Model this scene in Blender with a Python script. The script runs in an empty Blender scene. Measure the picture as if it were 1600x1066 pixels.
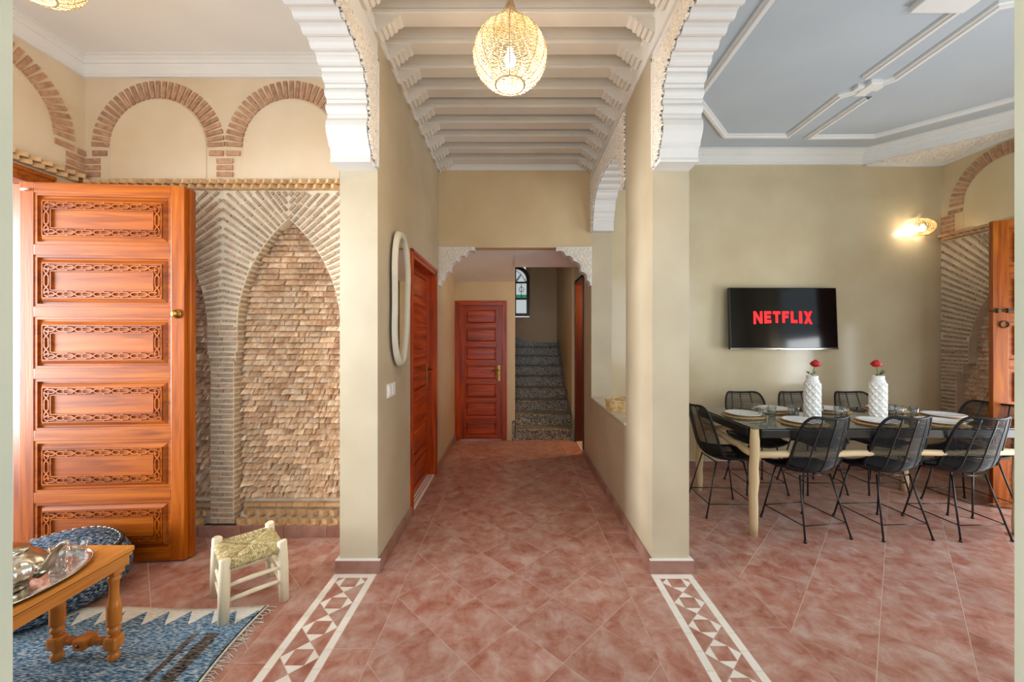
import bpy, bmesh, math, random
import numpy as np
from mathutils import Matrix, Vector
random.seed(7)
R = math.radians
PI = math.pi
scene = bpy.context.scene
C = scene.collection

# ------------------------------------------------------------------ camera, world, lights, exposure
cam_d = bpy.data.cameras.new('camera')
cam = bpy.data.objects.new('camera', cam_d)
C.objects.link(cam)
cam.location = (0, 0, 1.55)
cam.rotation_euler = (R(90), 0, 0)
cam_d.sensor_width = 36
cam_d.lens = 13.5
cam_d.shift_x = -5 / 1600
cam_d.shift_y = -5 / 1600
cam_d.clip_start = 0.02
scene.camera = cam

world = bpy.data.worlds.new('sky')
scene.world = world
world.use_nodes = True
bg = world.node_tree.nodes['Background']
bg.inputs[0].default_value = (0.80, 0.90, 1.0, 1)
bg.inputs[1].default_value = 0.6

def area(name, loc, rot, sx, sy, power, col):
    l = bpy.data.lights.new(name, 'AREA')
    l.shape = 'RECTANGLE'
    l.size, l.size_y = sx, sy
    l.energy = power
    l.color = col
    o = bpy.data.objects.new(name, l)
    C.objects.link(o)
    o.location = loc
    o.rotation_euler = rot
    return o
# daylight at the openings the house has: the entrance behind the camera, the open door of the
# sitting room, the front windows of both rooms
area('daylight_entrance', (0, -0.9, 1.45), (R(90), 0, 0), 2.3, 2.4, 21, (0.80, 0.91, 1.0))
area('daylight_open_door', (-6.6, 0.85, 1.7), (0, R(-90), R(15)), 2.8, 1.9, 125, (0.93, 0.97, 1.0)).data.spread = R(64)
area('daylight_sitting_window', (-2.25, 0.80, 2.05), (R(90), 0, 0), 1.5, 1.5, 18, (0.92, 0.965, 1.0))
area('daylight_dining_window', (3.0, 0.84, 1.9), (R(90), 0, 0), 1.9, 1.7, 26, (0.76, 0.90, 1.0))
area('daylight_dining_door', (5.37, 2.30, 0.95), (0, R(90), 0), 1.6, 1.5, 58, (0.95, 0.98, 1.0))

vs = scene.view_settings
vs.view_transform = 'Standard'
vs.look = 'None'
vs.gamma = 1
vs.use_curve_mapping = False
vs.exposure = 0.5
try:
    scene.cycles.diffuse_bounces = 6
    scene.cycles.caustics_reflective = False
    scene.cycles.caustics_refractive = False
except Exception:
    pass

# ------------------------------------------------------------------ materials
def lin(h):
    if isinstance(h, str):
        h = h.lstrip('#')
        h = tuple(int(h[i:i + 2], 16) / 255 for i in (0, 2, 4))
    return tuple((c / 12.92 if c <= 0.04045 else ((c + 0.055) / 1.055) ** 2.4) for c in h) + (1,)

MATS = {}
def M(name, c1, c2=None, scale=5, stretch=(1, 1, 1), detail=4, lo=.35, hi=.65, rough=.5, bump=0, bscale=30,
      rnd=0, metal=0, coat=0, coords='Object', distort=0, bstretch=None, spec=.5, nrough=.5):
    m = bpy.data.materials.new(name)
    m.use_nodes = True
    nt = m.node_tree
    b = nt.nodes['Principled BSDF']
    b.inputs['Roughness'].default_value = rough
    b.inputs['Metallic'].default_value = metal
    b.inputs['Coat Weight'].default_value = coat
    b.inputs['Coat Roughness'].default_value = .15
    b.inputs['Specular IOR Level'].default_value = spec
    b.inputs['Base Color'].default_value = lin(c1)
    L = nt.links
    if coords == 'Position':
        src = nt.nodes.new('ShaderNodeNewGeometry').outputs['Position']
    else:
        src = nt.nodes.new('ShaderNodeTexCoord').outputs['Object']
    info = None
    if rnd:
        info = nt.nodes.new('ShaderNodeObjectInfo')
        add = nt.nodes.new('ShaderNodeVectorMath'); add.operation = 'ADD'
        sc = nt.nodes.new('ShaderNodeMath'); sc.operation = 'MULTIPLY'; sc.inputs[1].default_value = 37.0
        L.new(info.outputs['Random'], sc.inputs[0])
        L.new(src, add.inputs[0]); L.new(sc.outputs[0], add.inputs[1])
        src = add.outputs[0]
    out = None
    if c2 is not None:
        mp = nt.nodes.new('ShaderNodeMapping'); mp.inputs['Scale'].default_value = stretch
        n = nt.nodes.new('ShaderNodeTexNoise'); n.inputs['Scale'].default_value = scale
        n.inputs['Detail'].default_value = detail; n.inputs['Roughness'].default_value = nrough; n.inputs['Distortion'].default_value = distort
        rp = nt.nodes.new('ShaderNodeValToRGB')
        rp.color_ramp.elements[0].position = lo; rp.color_ramp.elements[1].position = hi
        cs = [c1, c2] if not isinstance(c2, (list, tuple)) or isinstance(c2[0], float) else [c1] + list(c2)
        rp.color_ramp.elements[0].color = lin(cs[0]); rp.color_ramp.elements[1].color = lin(cs[-1])
        for i, c in enumerate(cs[1:-1]):
            e = rp.color_ramp.elements.new(lo + (hi - lo) * (i + 1) / (len(cs) - 1)); e.color = lin(c)
        L.new(src, mp.inputs[0]); L.new(mp.outputs[0], n.inputs['Vector']); L.new(n.outputs[0], rp.inputs[0])
        out = rp.outputs[0]
    if rnd:
        hs = nt.nodes.new('ShaderNodeHueSaturation')
        mr = nt.nodes.new('ShaderNodeMapRange'); mr.inputs[3].default_value = 1 - rnd; mr.inputs[4].default_value = 1 + rnd
        L.new(info.outputs['Random'], mr.inputs[0]); L.new(mr.outputs[0], hs.inputs['Value'])
        if out: L.new(out, hs.inputs['Color'])
        else: hs.inputs['Color'].default_value = lin(c1)
        out = hs.outputs[0]
    if out: L.new(out, b.inputs['Base Color'])
    if bump:
        mp2 = nt.nodes.new('ShaderNodeMapping'); mp2.inputs['Scale'].default_value = bstretch or stretch
        n2 = nt.nodes.new('ShaderNodeTexNoise'); n2.inputs['Scale'].default_value = bscale; n2.inputs['Detail'].default_value = 5
        bp = nt.nodes.new('ShaderNodeBump'); bp.inputs['Strength'].default_value = bump; bp.inputs['Distance'].default_value = .01
        L.new(src, mp2.inputs[0]); L.new(mp2.outputs[0], n2.inputs['Vector']); L.new(n2.outputs[0], bp.inputs['Height']); L.new(bp.outputs[0], b.inputs['Normal'])
    MATS[name] = m
    return m

def glass_mat(name, col=(1, 1, 1, 1), rough=0, ior=1.45):
    m = bpy.data.materials.new(name); m.use_nodes = True
    b = m.node_tree.nodes['Principled BSDF']
    b.inputs['Base Color'].default_value = col; b.inputs['Transmission Weight'].default_value = 1
    b.inputs['Roughness'].default_value = rough; b.inputs['IOR'].default_value = ior
    MATS[name] = m
    return m

def emit_mat(name, col, strength):
    m = bpy.data.materials.new(name); m.use_nodes = True
    b = m.node_tree.nodes['Principled BSDF']
    b.inputs['Base Color'].default_value = lin(col)
    b.inputs['Emission Color'].default_value = lin(col); b.inputs['Emission Strength'].default_value = strength
    MATS[name] = m
    return m

PLASTER = M('beige_tadelakt', '#b9ab91', '#c7ba9f', scale=2.2, detail=8, lo=.3, hi=.7, rough=.42, bump=.08, bscale=14, coords='Position')
PLASTER_D = M('dining_tadelakt', '#c4b28f', '#d3c4a3', scale=1.8, detail=9, lo=.3, hi=.7, rough=.18, bump=.12, bscale=7, coords='Position')
PLASTER_O = M('ochre_tadelakt', '#cab38b', '#d5c19c', scale=2.0, detail=8, lo=.3, hi=.7, rough=.42, bump=.08, bscale=12, coords='Position')
PLASTER_S = M('sitting_room_plaster', '#d0ba9b', '#dac9b0', scale=2.4, detail=8, lo=.3, hi=.7, rough=.6, bump=.06, bscale=12, coords='Position')
PLASTER_G = M('green_reflection_plaster', '#c3c9b4', '#d0d3bd', scale=3, detail=6, rough=.5, bump=.05, bscale=15, coords='Position')  # ordinary plaster with greenish reflected light put into its colour
WHITE = M('white_gypsum', '#e0dfdc', '#e7e6e3', scale=2, rough=.7, coords='Position')
CEIL = M('white_ceiling', '#e4e3e0', '#ebeae7', scale=1.2, rough=.8, coords='Position')
CEIL_D = M('daylight_tinted_dining_ceiling', '#b4bdc5', '#bcc5cc', scale=1.2, rough=.75, coords='Position')  # a white ceiling; the cool, dim daylight on it is put into the colour
BEAM = M('shade_toned_white_beam', '#d6d0c6', '#ddd8cf', scale=2, rough=.75, coords='Position')  # the white gypsum, darkened in colour for the dim corridor ceiling
CARVED = M('carved_gypsum', '#e6dfd4', '#f0ebe2', scale=40, rough=.75, coords='Position')
MORTAR = M('pale_mortar', '#d6c9b3', '#e0d5c2', scale=9, rough=.9, bump=.5, bscale=60, coords='Position')
BRICK = M('tan_brick', '#a48a70', '#bba185', scale=30, rough=.9, bump=.6, bscale=120, rnd=.16, coords='Position')
BRICK_R = M('rosy_brick', '#a3795c', '#bd9577', scale=25, rough=.9, bump=.5, bscale=90, rnd=.14, coords='Position')
BRICK_D = M('sandy_dentil_brick', '#bd966a', '#d0ad80', scale=25, rough=.9, bump=.4, bscale=90, rnd=.10, coords='Position')
ROUGH_B = M('chipped_brick', '#c09b7d', ['#d8b998', '#e6d0b5'], scale=9, rough=.92, bump=.6, bscale=70, rnd=.15, coords='Position')
GROUT = M('grout', '#d2b8aa', '#dcc6ba', scale=20, rough=.9, coords='Position')
TILE = M('terracotta_tile', '#8e5343', ['#a87262', '#b48b7e', '#c0a299'], scale=8, detail=14, nrough=.68, lo=.30, hi=.66, rough=.3, bump=.05, bscale=40, rnd=.06, coords='Position', distort=.4)
TILE_B = M('skirting_tile', '#8c5f50', '#a67f70', scale=7, detail=8, rough=.35, rnd=.06, coords='Position')
TILE_W = M('white_inlay_tile', '#e6e2d8', '#efece4', scale=6, rough=.35, rnd=.03, coords='Position')
def wood(name, a, b, axis='z', rough=.36, coat=.08, sc=3.0, rnd=.05):
    st = {'x': (.6, 9, 9), 'y': (9, .6, 9), 'z': (9, 9, .6)}[axis]
    return M(name, a, b, scale=sc, stretch=st, detail=6, lo=.25, hi=.75, rough=rough, spec=.35, coat=coat, rnd=rnd, distort=.6, bump=.05, bscale=sc * 3)
CEDAR_X = wood('cedar_horizontal', '#702f02', ['#9b4b06', '#b3620f'], 'x')
CEDAR_Z = wood('cedar_vertical', '#702f02', ['#9b4b06', '#b3620f'], 'z')
RED_X = wood('red_door_wood_horizontal', '#641c00', ['#a83b02', '#cc5604'], 'x', rough=.28)
RED_Y = wood('red_door_wood_along_wall', '#641c00', ['#a83b02', '#cc5604'], 'y', rough=.28)
RED_Z = wood('red_door_wood_vertical', '#641c00', ['#a83b02', '#cc5604'], 'z', rough=.28)
DARK_Z = wood('dark_stained_wood', '#40180b', '#5b2712', 'z', rough=.3)
PINE_Y = wood('orange_pine_long', '#b46d28', ['#c98238', '#d6954a'], 'y', rough=.25)
PINE_Z = wood('orange_pine_upright', '#a8601f', ['#bd742c', '#cb873a'], 'z', rough=.25)
PALE_Z = wood('pale_poplar', '#dacaa8', '#e6dbc0', 'z', rough=.6, coat=0)
POLE_Z = wood('bare_branch_upright', '#c9ac7e', '#dfc9a2', 'z', rough=.6, coat=0, sc=2)
POLE_X = wood('bare_branch_rail', '#c9ac7e', '#dfc9a2', 'x', rough=.6, coat=0, sc=2)
BLACK_CORD = M('black_cord', '#0c0d10', '#15161a', scale=20, rough=.5, spec=.35)
BLACK_METAL = M('black_metal', '#131417', rough=.35)
BLACK_WOOD = M('black_lacquer', '#141210', '#1c1a17', scale=6, rough=.3)
CHROME = M('chrome', '#dcdcdc', '#c2c2c2', scale=8, rough=.12, metal=1)
SILVER = M('hammered_silver', '#e0dcd4', '#bdb8ae', scale=14, rough=.16, metal=1, bump=.1, bscale=60)
BRASS = M('aged_brass', '#b08a3e', '#8a6a2c', scale=12, rough=.3, metal=1)
IRON = M('dark_iron', '#3b332c', '#57493b', scale=14, rough=.5, metal=.8)
CERAMIC = M('white_ceramic', '#edebe6', '#f2f0ec', scale=6, rough=.25)
PORCELAIN = M('white_porcelain', '#e9eaec', '#efeff0', scale=4, rough=.12)
WHITE_PL = M('white_plastic', '#ecece8', rough=.3)
SCREEN = M('black_screen', '#0c0c0d', rough=.09)
DARKGLASS = M('smoked_table_glass', '#23251f', rough=.06, spec=.8)
MIRROR = M('mirror_silvering', '#e4e2da', rough=.02, metal=1)
FRAMEW = M('putty_mirror_frame', '#cfc9b6', '#d9d4c3', scale=6, rough=.5)
RATTAN = M('rattan', '#b09468', ['#c6ae86', '#d6c4a4'], scale=16, rough=.55, rnd=.05)
WILLOW = M('woven_palm', '#c8a468', ['#dcbf8a', '#e8d2a2'], scale=26, rough=.7)
RUSH = M('rush_cord', '#857444', ['#b9a876', '#d6c9a0'], scale=60, nrough=.7, rough=.8, stretch=(1, 1, 1))
JUTE = M('jute_placemat', '#a98652', '#c6a571', scale=40, rough=.85, bump=.5, bscale=120)
RED_P = M('red_petal', '#b00a14', '#d3202a', scale=30, rough=.5)
LEAF = M('green_leaf', '#2f5a22', '#47782f', scale=20, rough=.45)
STEM = M('green_stem', '#5d8a3c', rough=.5)
TERRAZZO = None
def thin_glass(name):
    m = bpy.data.materials.new(name); m.use_nodes = True; nt = m.node_tree
    nt.nodes.remove(nt.nodes['Principled BSDF'])
    t = nt.nodes.new('ShaderNodeBsdfTransparent'); t.inputs[0].default_value = (.93, .95, .95, 1)
    g = nt.nodes.new('ShaderNodeBsdfGlossy'); g.inputs['Roughness'].default_value = .03
    lw = nt.nodes.new('ShaderNodeLayerWeight'); lw.inputs[0].default_value = .35
    pw = nt.nodes.new('ShaderNodeMath'); pw.operation = 'POWER'; pw.inputs[1].default_value = 2.2; nt.links.new(lw.outputs['Facing'], pw.inputs[0])
    f = nt.nodes.new('ShaderNodeMath'); f.operation = 'MULTIPLY_ADD'; f.inputs[1].default_value = .85; f.inputs[2].default_value = .10; nt.links.new(pw.outputs[0], f.inputs[0])
    x = nt.nodes.new('ShaderNodeMixShader')
    nt.links.new(f.outputs[0], x.inputs[0]); nt.links.new(t.outputs[0], x.inputs[1]); nt.links.new(g.outputs[0], x.inputs[2])
    nt.links.new(x.outputs[0], nt.nodes['Material Output'].inputs[0])
    return m
GLASS = thin_glass('clear_glass')
BULB = emit_mat('warm_bulb', '#fff0d8', 6)
BULB2 = emit_mat('wall_bulb', '#fff2d6', 5)
SKYPANE = emit_mat('bright_window_glass', '#dfeef0', .4)
GREENPANE = emit_mat('green_window_glass', '#3f9a78', .35)
LOGO = emit_mat('red_screen_lettering', '#e50914', 1.1)

def terrazzo():
    m = bpy.data.materials.new('speckled_granite'); m.use_nodes = True
    nt = m.node_tree; b = nt.nodes['Principled BSDF']; b.inputs['Roughness'].default_value = .3
    g = nt.nodes.new('ShaderNodeNewGeometry')
    v = nt.nodes.new('ShaderNodeTexVoronoi'); v.inputs['Scale'].default_value = 75
    rp = nt.nodes.new('ShaderNodeValToRGB'); rp.color_ramp.interpolation = 'CONSTANT'
    rp.color_ramp.elements[0].color = lin('#38332a'); rp.color_ramp.elements[1].color = lin('#8d8470'); rp.color_ramp.elements[1].position = .42
    e = rp.color_ramp.elements.new(.72); e.color = lin('#bdb094')
    bw = nt.nodes.new('ShaderNodeRGBToBW')
    nt.links.new(g.outputs['Position'], v.inputs['Vector']); nt.links.new(v.outputs['Color'], bw.inputs[0])
    nt.links.new(bw.outputs[0], rp.inputs[0]); nt.links.new(rp.outputs[0], b.inputs['Base Color'])
    return m
TERRAZZO = terrazzo()

def node_math(nt, op, a, b=None, c=None):
    n = nt.nodes.new('ShaderNodeMath'); n.operation = op
    for i, v in enumerate((a, b, c)):
        if v is None: continue
        if isinstance(v, (int, float)): n.inputs[i].default_value = v
        else: nt.links.new(v, n.inputs[i])
    return n.outputs[0]

def woven_blue(name, rug=False):
    """blue-black-white rag weave: fine ribs; on the rug also bands and a white toothed border"""
    m = bpy.data.materials.new(name); m.use_nodes = True
    nt = m.node_tree; b = nt.nodes['Principled BSDF']; b.inputs['Roughness'].default_value = .95
    b.inputs['Specular IOR Level'].default_value = .1
    tc = nt.nodes.new('ShaderNodeTexCoord'); L = nt.links
    sp = nt.nodes.new('ShaderNodeSeparateXYZ'); L.new(tc.outputs['Object'], sp.inputs[0])
    x, y, z = sp.outputs
    mp = nt.nodes.new('ShaderNodeMapping'); mp.inputs['Scale'].default_value = (45, 260, 190) if rug else (60, 60, 110)
    L.new(tc.outputs['Object'], mp.inputs[0])
    n = nt.nodes.new('ShaderNodeTexNoise'); n.inputs['Scale'].default_value = 1; n.inputs['Detail'].default_value = 3
    L.new(mp.outputs[0], n.inputs['Vector'])
    rp = nt.nodes.new('ShaderNodeValToRGB')
    cols = [(0.30, '#20272f'), (.40, '#3b566f'), (.52, '#6389a8'), (.64, '#c3caca')] if rug else [(.34, '#14181f'), (.46, '#33475f'), (.58, '#6c7f92'), (.68, '#c3c4c0')]
    rp.color_ramp.elements[0].position = cols[0][0]; rp.color_ramp.elements[0].color = lin(cols[0][1])
    rp.color_ramp.elements[1].position = cols[-1][0]; rp.color_ramp.elements[1].color = lin(cols[-1][1])
    for p, c in cols[1:-1]:
        e = rp.color_ramp.elements.new(p); e.color = lin(c)
    L.new(n.outputs[0], rp.inputs[0])
    out = rp.outputs[0]
    def mix(fac, a, col):
        mx = nt.nodes.new('ShaderNodeMixRGB'); L.new(fac, mx.inputs[0]); L.new(a, mx.inputs[1])
        if isinstance(col, str): mx.inputs[2].default_value = lin(col)
        else: L.new(col, mx.inputs[2])
        return mx.outputs[0]
    if rug:
        # dark brown bands running along the rug near its fringed end (local x is the rug's length)
        dk = nt.nodes.new('ShaderNodeValToRGB')
        dk.color_ramp.elements[0].position = .4; dk.color_ramp.elements[0].color = lin('#1d1a1b')
        dk.color_ramp.elements[1].position = .66; dk.color_ramp.elements[1].color = lin('#8a8078')
        L.new(n.outputs[0], dk.inputs[0])
        bx_ = node_math(nt, 'PINGPONG', node_math(nt, 'ADD', x, .21), .055)
        band = node_math(nt, 'MULTIPLY', node_math(nt, 'MULTIPLY', node_math(nt, 'GREATER_THAN', x, -.265), node_math(nt, 'LESS_THAN', x, -.10)), node_math(nt, 'MULTIPLY', node_math(nt, 'GREATER_THAN', bx_, .02), node_math(nt, 'LESS_THAN', y, -.2)))
        out = mix(band, out, dk.outputs[0])
        # white toothed border along the far long side (y = 0 at that side, negative towards the room)
        tri = node_math(nt, 'PINGPONG', node_math(nt, 'ADD', x, 4.0), .062)
        edge = node_math(nt, 'ADD', node_math(nt, 'MULTIPLY', tri, -1.7), -.03)
        wfac = node_math(nt, 'GREATER_THAN', y, edge)
        n3 = nt.nodes.new('ShaderNodeValToRGB')
        n3.color_ramp.elements[0].position = .3; n3.color_ramp.elements[0].color = lin('#c9c6bc')
        n3.color_ramp.elements[1].position = .6; n3.color_ramp.elements[1].color = lin('#e9e6dc')
        L.new(n.outputs[0], n3.inputs[0])
        out = mix(wfac, out, n3.outputs[0])
    L.new(out, b.inputs['Base Color'])
    bp = nt.nodes.new('ShaderNodeBump'); bp.inputs['Strength'].default_value = .7; bp.inputs['Distance'].default_value = .006
    L.new(n.outputs[0], bp.inputs['Height']); L.new(bp.outputs[0], b.inputs['Normal'])
    return m
RUG_M = woven_blue('blue_rag_rug_weave', True)
POUF_M = woven_blue('blue_rag_pouf_weave')
FRINGE_M = M('cream_fringe', '#d8d2c4', '#b9b2a4', scale=60, rough=.9)

# ------------------------------------------------------------------ mesh helpers
class MB:
    def __init__(s): s.v = []; s.f = []; s.sm = []
    def add(s, vs, fs, smooth=False):
        o = len(s.v); s.v += [tuple(p) for p in vs]
        for f in fs: s.f.append(tuple(i + o for i in f)); s.sm.append(smooth)
        return s
    def box(s, x0, x1, y0, y1, z0, z1):
        return s.add([(x0, y0, z0), (x1, y0, z0), (x1, y1, z0), (x0, y1, z0), (x0, y0, z1), (x1, y0, z1), (x1, y1, z1), (x0, y1, z1)],
                     [(0, 3, 2, 1), (4, 5, 6, 7), (0, 1, 5, 4), (1, 2, 6, 5), (2, 3, 7, 6), (3, 0, 4, 7)])
    def prism(s, poly, fn, a, b, smooth=False):
        """poly: 2D outline; fn(p, q, d) -> 3D; extruded from d=a to d=b"""
        n = len(poly)
        vs = [fn(p, q, a) for p, q in poly] + [fn(p, q, b) for p, q in poly]
        s.add(vs, [tuple(range(n - 1, -1, -1)), tuple(range(n, 2 * n))])
        s.add(vs, [(i, (i + 1) % n, n + (i + 1) % n, n + i) for i in range(n)], smooth)
        return s
    def tube(s, path, r, n=6, closed=False, smooth=True, cap=True):
        P = [Vector(p) for p in path]; m = len(P)
        rs = r if isinstance(r, (list, tuple)) else [r] * m
        vs = []; up = None
        for i in range(m):
            if closed: t = P[(i + 1) % m] - P[i - 1]
            else: t = P[min(i + 1, m - 1)] - P[max(i - 1, 0)]
            if t.length < 1e-9: t = Vector((0, 0, 1))
            t.normalize()
            if up is None:
                up = Vector((0, 0, 1)) if abs(t.z) < .9 else Vector((0, 1, 0))
            a = up - t * up.dot(t)
            if a.length < 1e-6:
                a = t.orthogonal()
            a.normalize(); up = a; b_ = t.cross(a)
            for k in range(n):
                an = 2 * PI * k / n
                vs.append(P[i] + (a * math.cos(an) + b_ * math.sin(an)) * rs[i])
        fs = []
        for i in range(m if closed else m - 1):
            j = (i + 1) % m
            for k in range(n):
                fs.append((i * n + k, i * n + (k + 1) % n, j * n + (k + 1) % n, j * n + k))
        s.add(vs, fs, smooth)
        if not closed and cap:
            s.add(vs[:n], [tuple(range(n - 1, -1, -1))]); s.add(vs[-n:], [tuple(range(n))])
        return s
    def lathe(s, prof, n=24, c=(0, 0, 0), fn=None, smooth=True):
        """prof: (r, z) list; fn(angle, r, z)->r optional"""
        vs = []
        for r, z in prof:
            for k in range(n):
                an = 2 * PI * k / n
                rr = fn(an, r, z) if fn else r
                vs.append((c[0] + rr * math.cos(an), c[1] + rr * math.sin(an), c[2] + z))
        m = len(prof)
        fs = [(i * n + k, i * n + (k + 1) % n, (i + 1) * n + (k + 1) % n, (i + 1) * n + k) for i in range(m - 1) for k in range(n)]
        s.add(vs, fs, smooth)
        if prof[0][0] > 1e-5: s.add(vs[:n], [tuple(range(n - 1, -1, -1))])
        if prof[-1][0] > 1e-5: s.add(vs[-n:], [tuple(range(n))])
        return s
    def mesh(s, name, bevel=0, segs=2):
        me = bpy.data.meshes.new(name)
        bm = bmesh.new()
        bv = [bm.verts.new(p) for p in s.v]
        for f, sm in zip(s.f, s.sm):
            try:
                fc = bm.faces.new([bv[i] for i in f]); fc.smooth = sm
            except ValueError:
                pass
        bmesh.ops.remove_doubles(bm, verts=bm.verts, dist=1e-6)
        bmesh.ops.recalc_face_normals(bm, faces=bm.faces)
        if bevel:
            es = [e for e in bm.edges if len(e.link_faces) == 2 and e.calc_face_angle(0) > R(30)]
            bmesh.ops.bevel(bm, geom=es, offset=bevel, segments=segs, profile=.6, affect='EDGES', clamp_overlap=True)
        bm.to_mesh(me); bm.free()
        return me
    def build(s, name, mat, parent=None, bevel=0, segs=2, loc=None):
        return link(name, s.mesh(name, bevel, segs), mat, parent, loc)

def link(name, me, mat, parent=None, loc=None):
    if mat is not None and not me.materials: me.materials.append(mat)
    o = bpy.data.objects.new(name, me); C.objects.link(o)
    if parent is not None: o.parent = parent
    if loc is not None: o.location = loc
    return o
def empty(name, loc=(0, 0, 0), rz=0):
    o = bpy.data.objects.new(name, None); C.objects.link(o); o.location = loc; o.rotation_euler = (0, 0, rz)
    o.empty_display_size = .1
    return o
def tag(o, label, cat, group=None):
    o['label'] = label; o['category'] = cat
    if group: o['group'] = group
    return o
def struct(o, label, cat=None):
    o['kind'] = 'structure'; o['label'] = label
    if cat: o['category'] = cat
    return o
def copy_tree(o, parent=None):
    c = o.copy(); C.objects.link(c)
    if parent is not None: c.parent = parent
    for ch in list(o.children): copy_tree(ch, c)
    return c
def boxes(name, mat, bs, parent=None, bevel=0):
    m = MB()
    for b in bs: m.box(*b)
    return m.build(name, mat, parent, bevel)
YZ = lambda p, q, d: (d, p, q)      # outline in (y, z), depth along x
XZ = lambda p, q, d: (p, d, q)      # outline in (x, z), depth along y
XY = lambda p, q, d: (p, q, d)

def clip(poly, nx, ny, c):
    """keep nx*x+ny*y <= c"""
    out = []
    for i in range(len(poly)):
        a = poly[i]; b = poly[(i + 1) % len(poly)]
        da = nx * a[0] + ny * a[1] - c; db = nx * b[0] + ny * b[1] - c
        if da <= 0: out.append(a)
        if (da < 0 < db) or (db < 0 < da):
            t = da / (da - db); out.append((a[0] + t * (b[0] - a[0]), a[1] + t * (b[1] - a[1])))
    return out
def clip_rect(p, x0, x1, y0, y1):
    for n in ((-1, 0, -x0), (1, 0, x1), (0, -1, -y0), (0, 1, y1)):
        if len(p) < 3: return []
        p = clip(p, *n)
    return p
def parea(p):
    return abs(sum(p[i][0] * p[(i + 1) % len(p)][1] - p[(i + 1) % len(p)][0] * p[i][1] for i in range(len(p)))) / 2
def inset(p, d):
    """inset a convex polygon"""
    cx = sum(a[0] for a in p) / len(p); cy = sum(a[1] for a in p) / len(p)
    q = [(p[0][0] - 9, p[0][1] - 9), (p[0][0] + 9, p[0][1] - 9), (p[0][0] + 9, p[0][1] + 9), (p[0][0] - 9, p[0][1] + 9)]
    for i in range(len(p)):
        a = p[i]; b = p[(i + 1) % len(p)]
        nx, ny = b[1] - a[1], a[0] - b[0]; l = math.hypot(nx, ny)
        if l < 1e-6: continue
        nx, ny = nx / l, ny / l
        if nx * (cx - a[0]) + ny * (cy - a[1]) > 0: nx, ny = -nx, -ny
        q = clip(q, nx, ny, nx * a[0] + ny * a[1] - d)
        if len(q) < 3: return []
    return q

# ------------------------------------------------------------------ geometry of the place
XL, XR = -.91, .908            # faces of the corridor walls
XLo, XRo = -1.16, 1.15         # their faces towards the side rooms
YP = 2.54                      # front of the two pillars
YW = 4.58                      # lintel wall / television wall
YD = 5.81                      # end wall of the hall
YF0, YF1 = .62, .84            # entrance wall
SX, SY = -3.36, 3.0            # sitting room: side wall, back wall
DX = 5.08                      # dining room: side wall
D = .4667                      # tile diagonal
ZC = 3.80

# ---- floor
floor = boxes('floor', GROUT, [(-3.9, 5.6, -1.6, 8.3, -.15, -.0012)])
struct(floor, 'pink terracotta tiled floor running through hall and side rooms')
tile_mesh_cache = {}
def tile_obj(name, p, mat, h=.004, z0=-.006):
    q = inset(p, .0018)
    if len(q) < 3 or parea(q) < .0004: return
    cx = sum(a[0] for a in q) / len(q); cy = sum(a[1] for a in q) / len(q)
    key = (mat.name, h) + tuple((round(a[0] - cx, 3), round(a[1] - cy, 3)) for a in q)
    me = tile_mesh_cache.get(key)
    if me is None:
        me = MB().prism([(a[0] - cx, a[1] - cy) for a in q], XY, z0, h - .004).mesh(name)
        me.materials.append(mat); tile_mesh_cache[key] = me
    o = bpy.data.objects.new(name, me); C.objects.link(o); o.parent = floor; o.location = (cx, cy, 0)
def diag_field(x0, x1, y0, y1, u0, v0):
    for i in range(-30, 31):
        for j in range(-30, 31):
            u = u0 + i * D; v = v0 + j * D
            # x+y=u.., x-y=v..
            pts = [((u + v) / 2, (u - v) / 2), ((u + D + v) / 2, (u + D - v) / 2), ((u + D + v + D) / 2, (u - v) / 2), ((u + v + D) / 2, (u - v - D) / 2)]
            p = clip_rect(pts, x0, x1, y0, y1)
            if len(p) >= 3: tile_obj('floor_tile', p, TILE)
def strip_tiles(x0, x1, y0, y1, yj, step=.333):
    k = math.floor((y0 - yj) / step)
    y = yj + k * step
    while y < y1:
        a, b = max(y, y0), min(y + step, y1)
        if b - a > .02: tile_obj('floor_tile', [(x0, a), (x1, a), (x1, b), (x0, b)], TILE)
        y += step
Y0 = 1.25
diag_field(-.705, .695, Y0, YD + .02, 2.525, -2.535)
strip_tiles(-.908, -.705, Y0, YD, 2.582)
strip_tiles(.695, .888, Y0, YP, 2.384)
strip_tiles(.695, .908, YP, YD, 2.711)
diag_field(SX, -1.33, Y0, SY, 1.047, -3.70)
strip_tiles(-1.33, -1.185, Y0, 2.53, 2.163)
strip_tiles(-1.33, -1.16, 2.53, SY, 2.53)
strip_tiles(1.155, 1.45, Y0, YW, 2.387)
diag_field(1.45, DX, Y0, YW, 3.94, -1.037)
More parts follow.
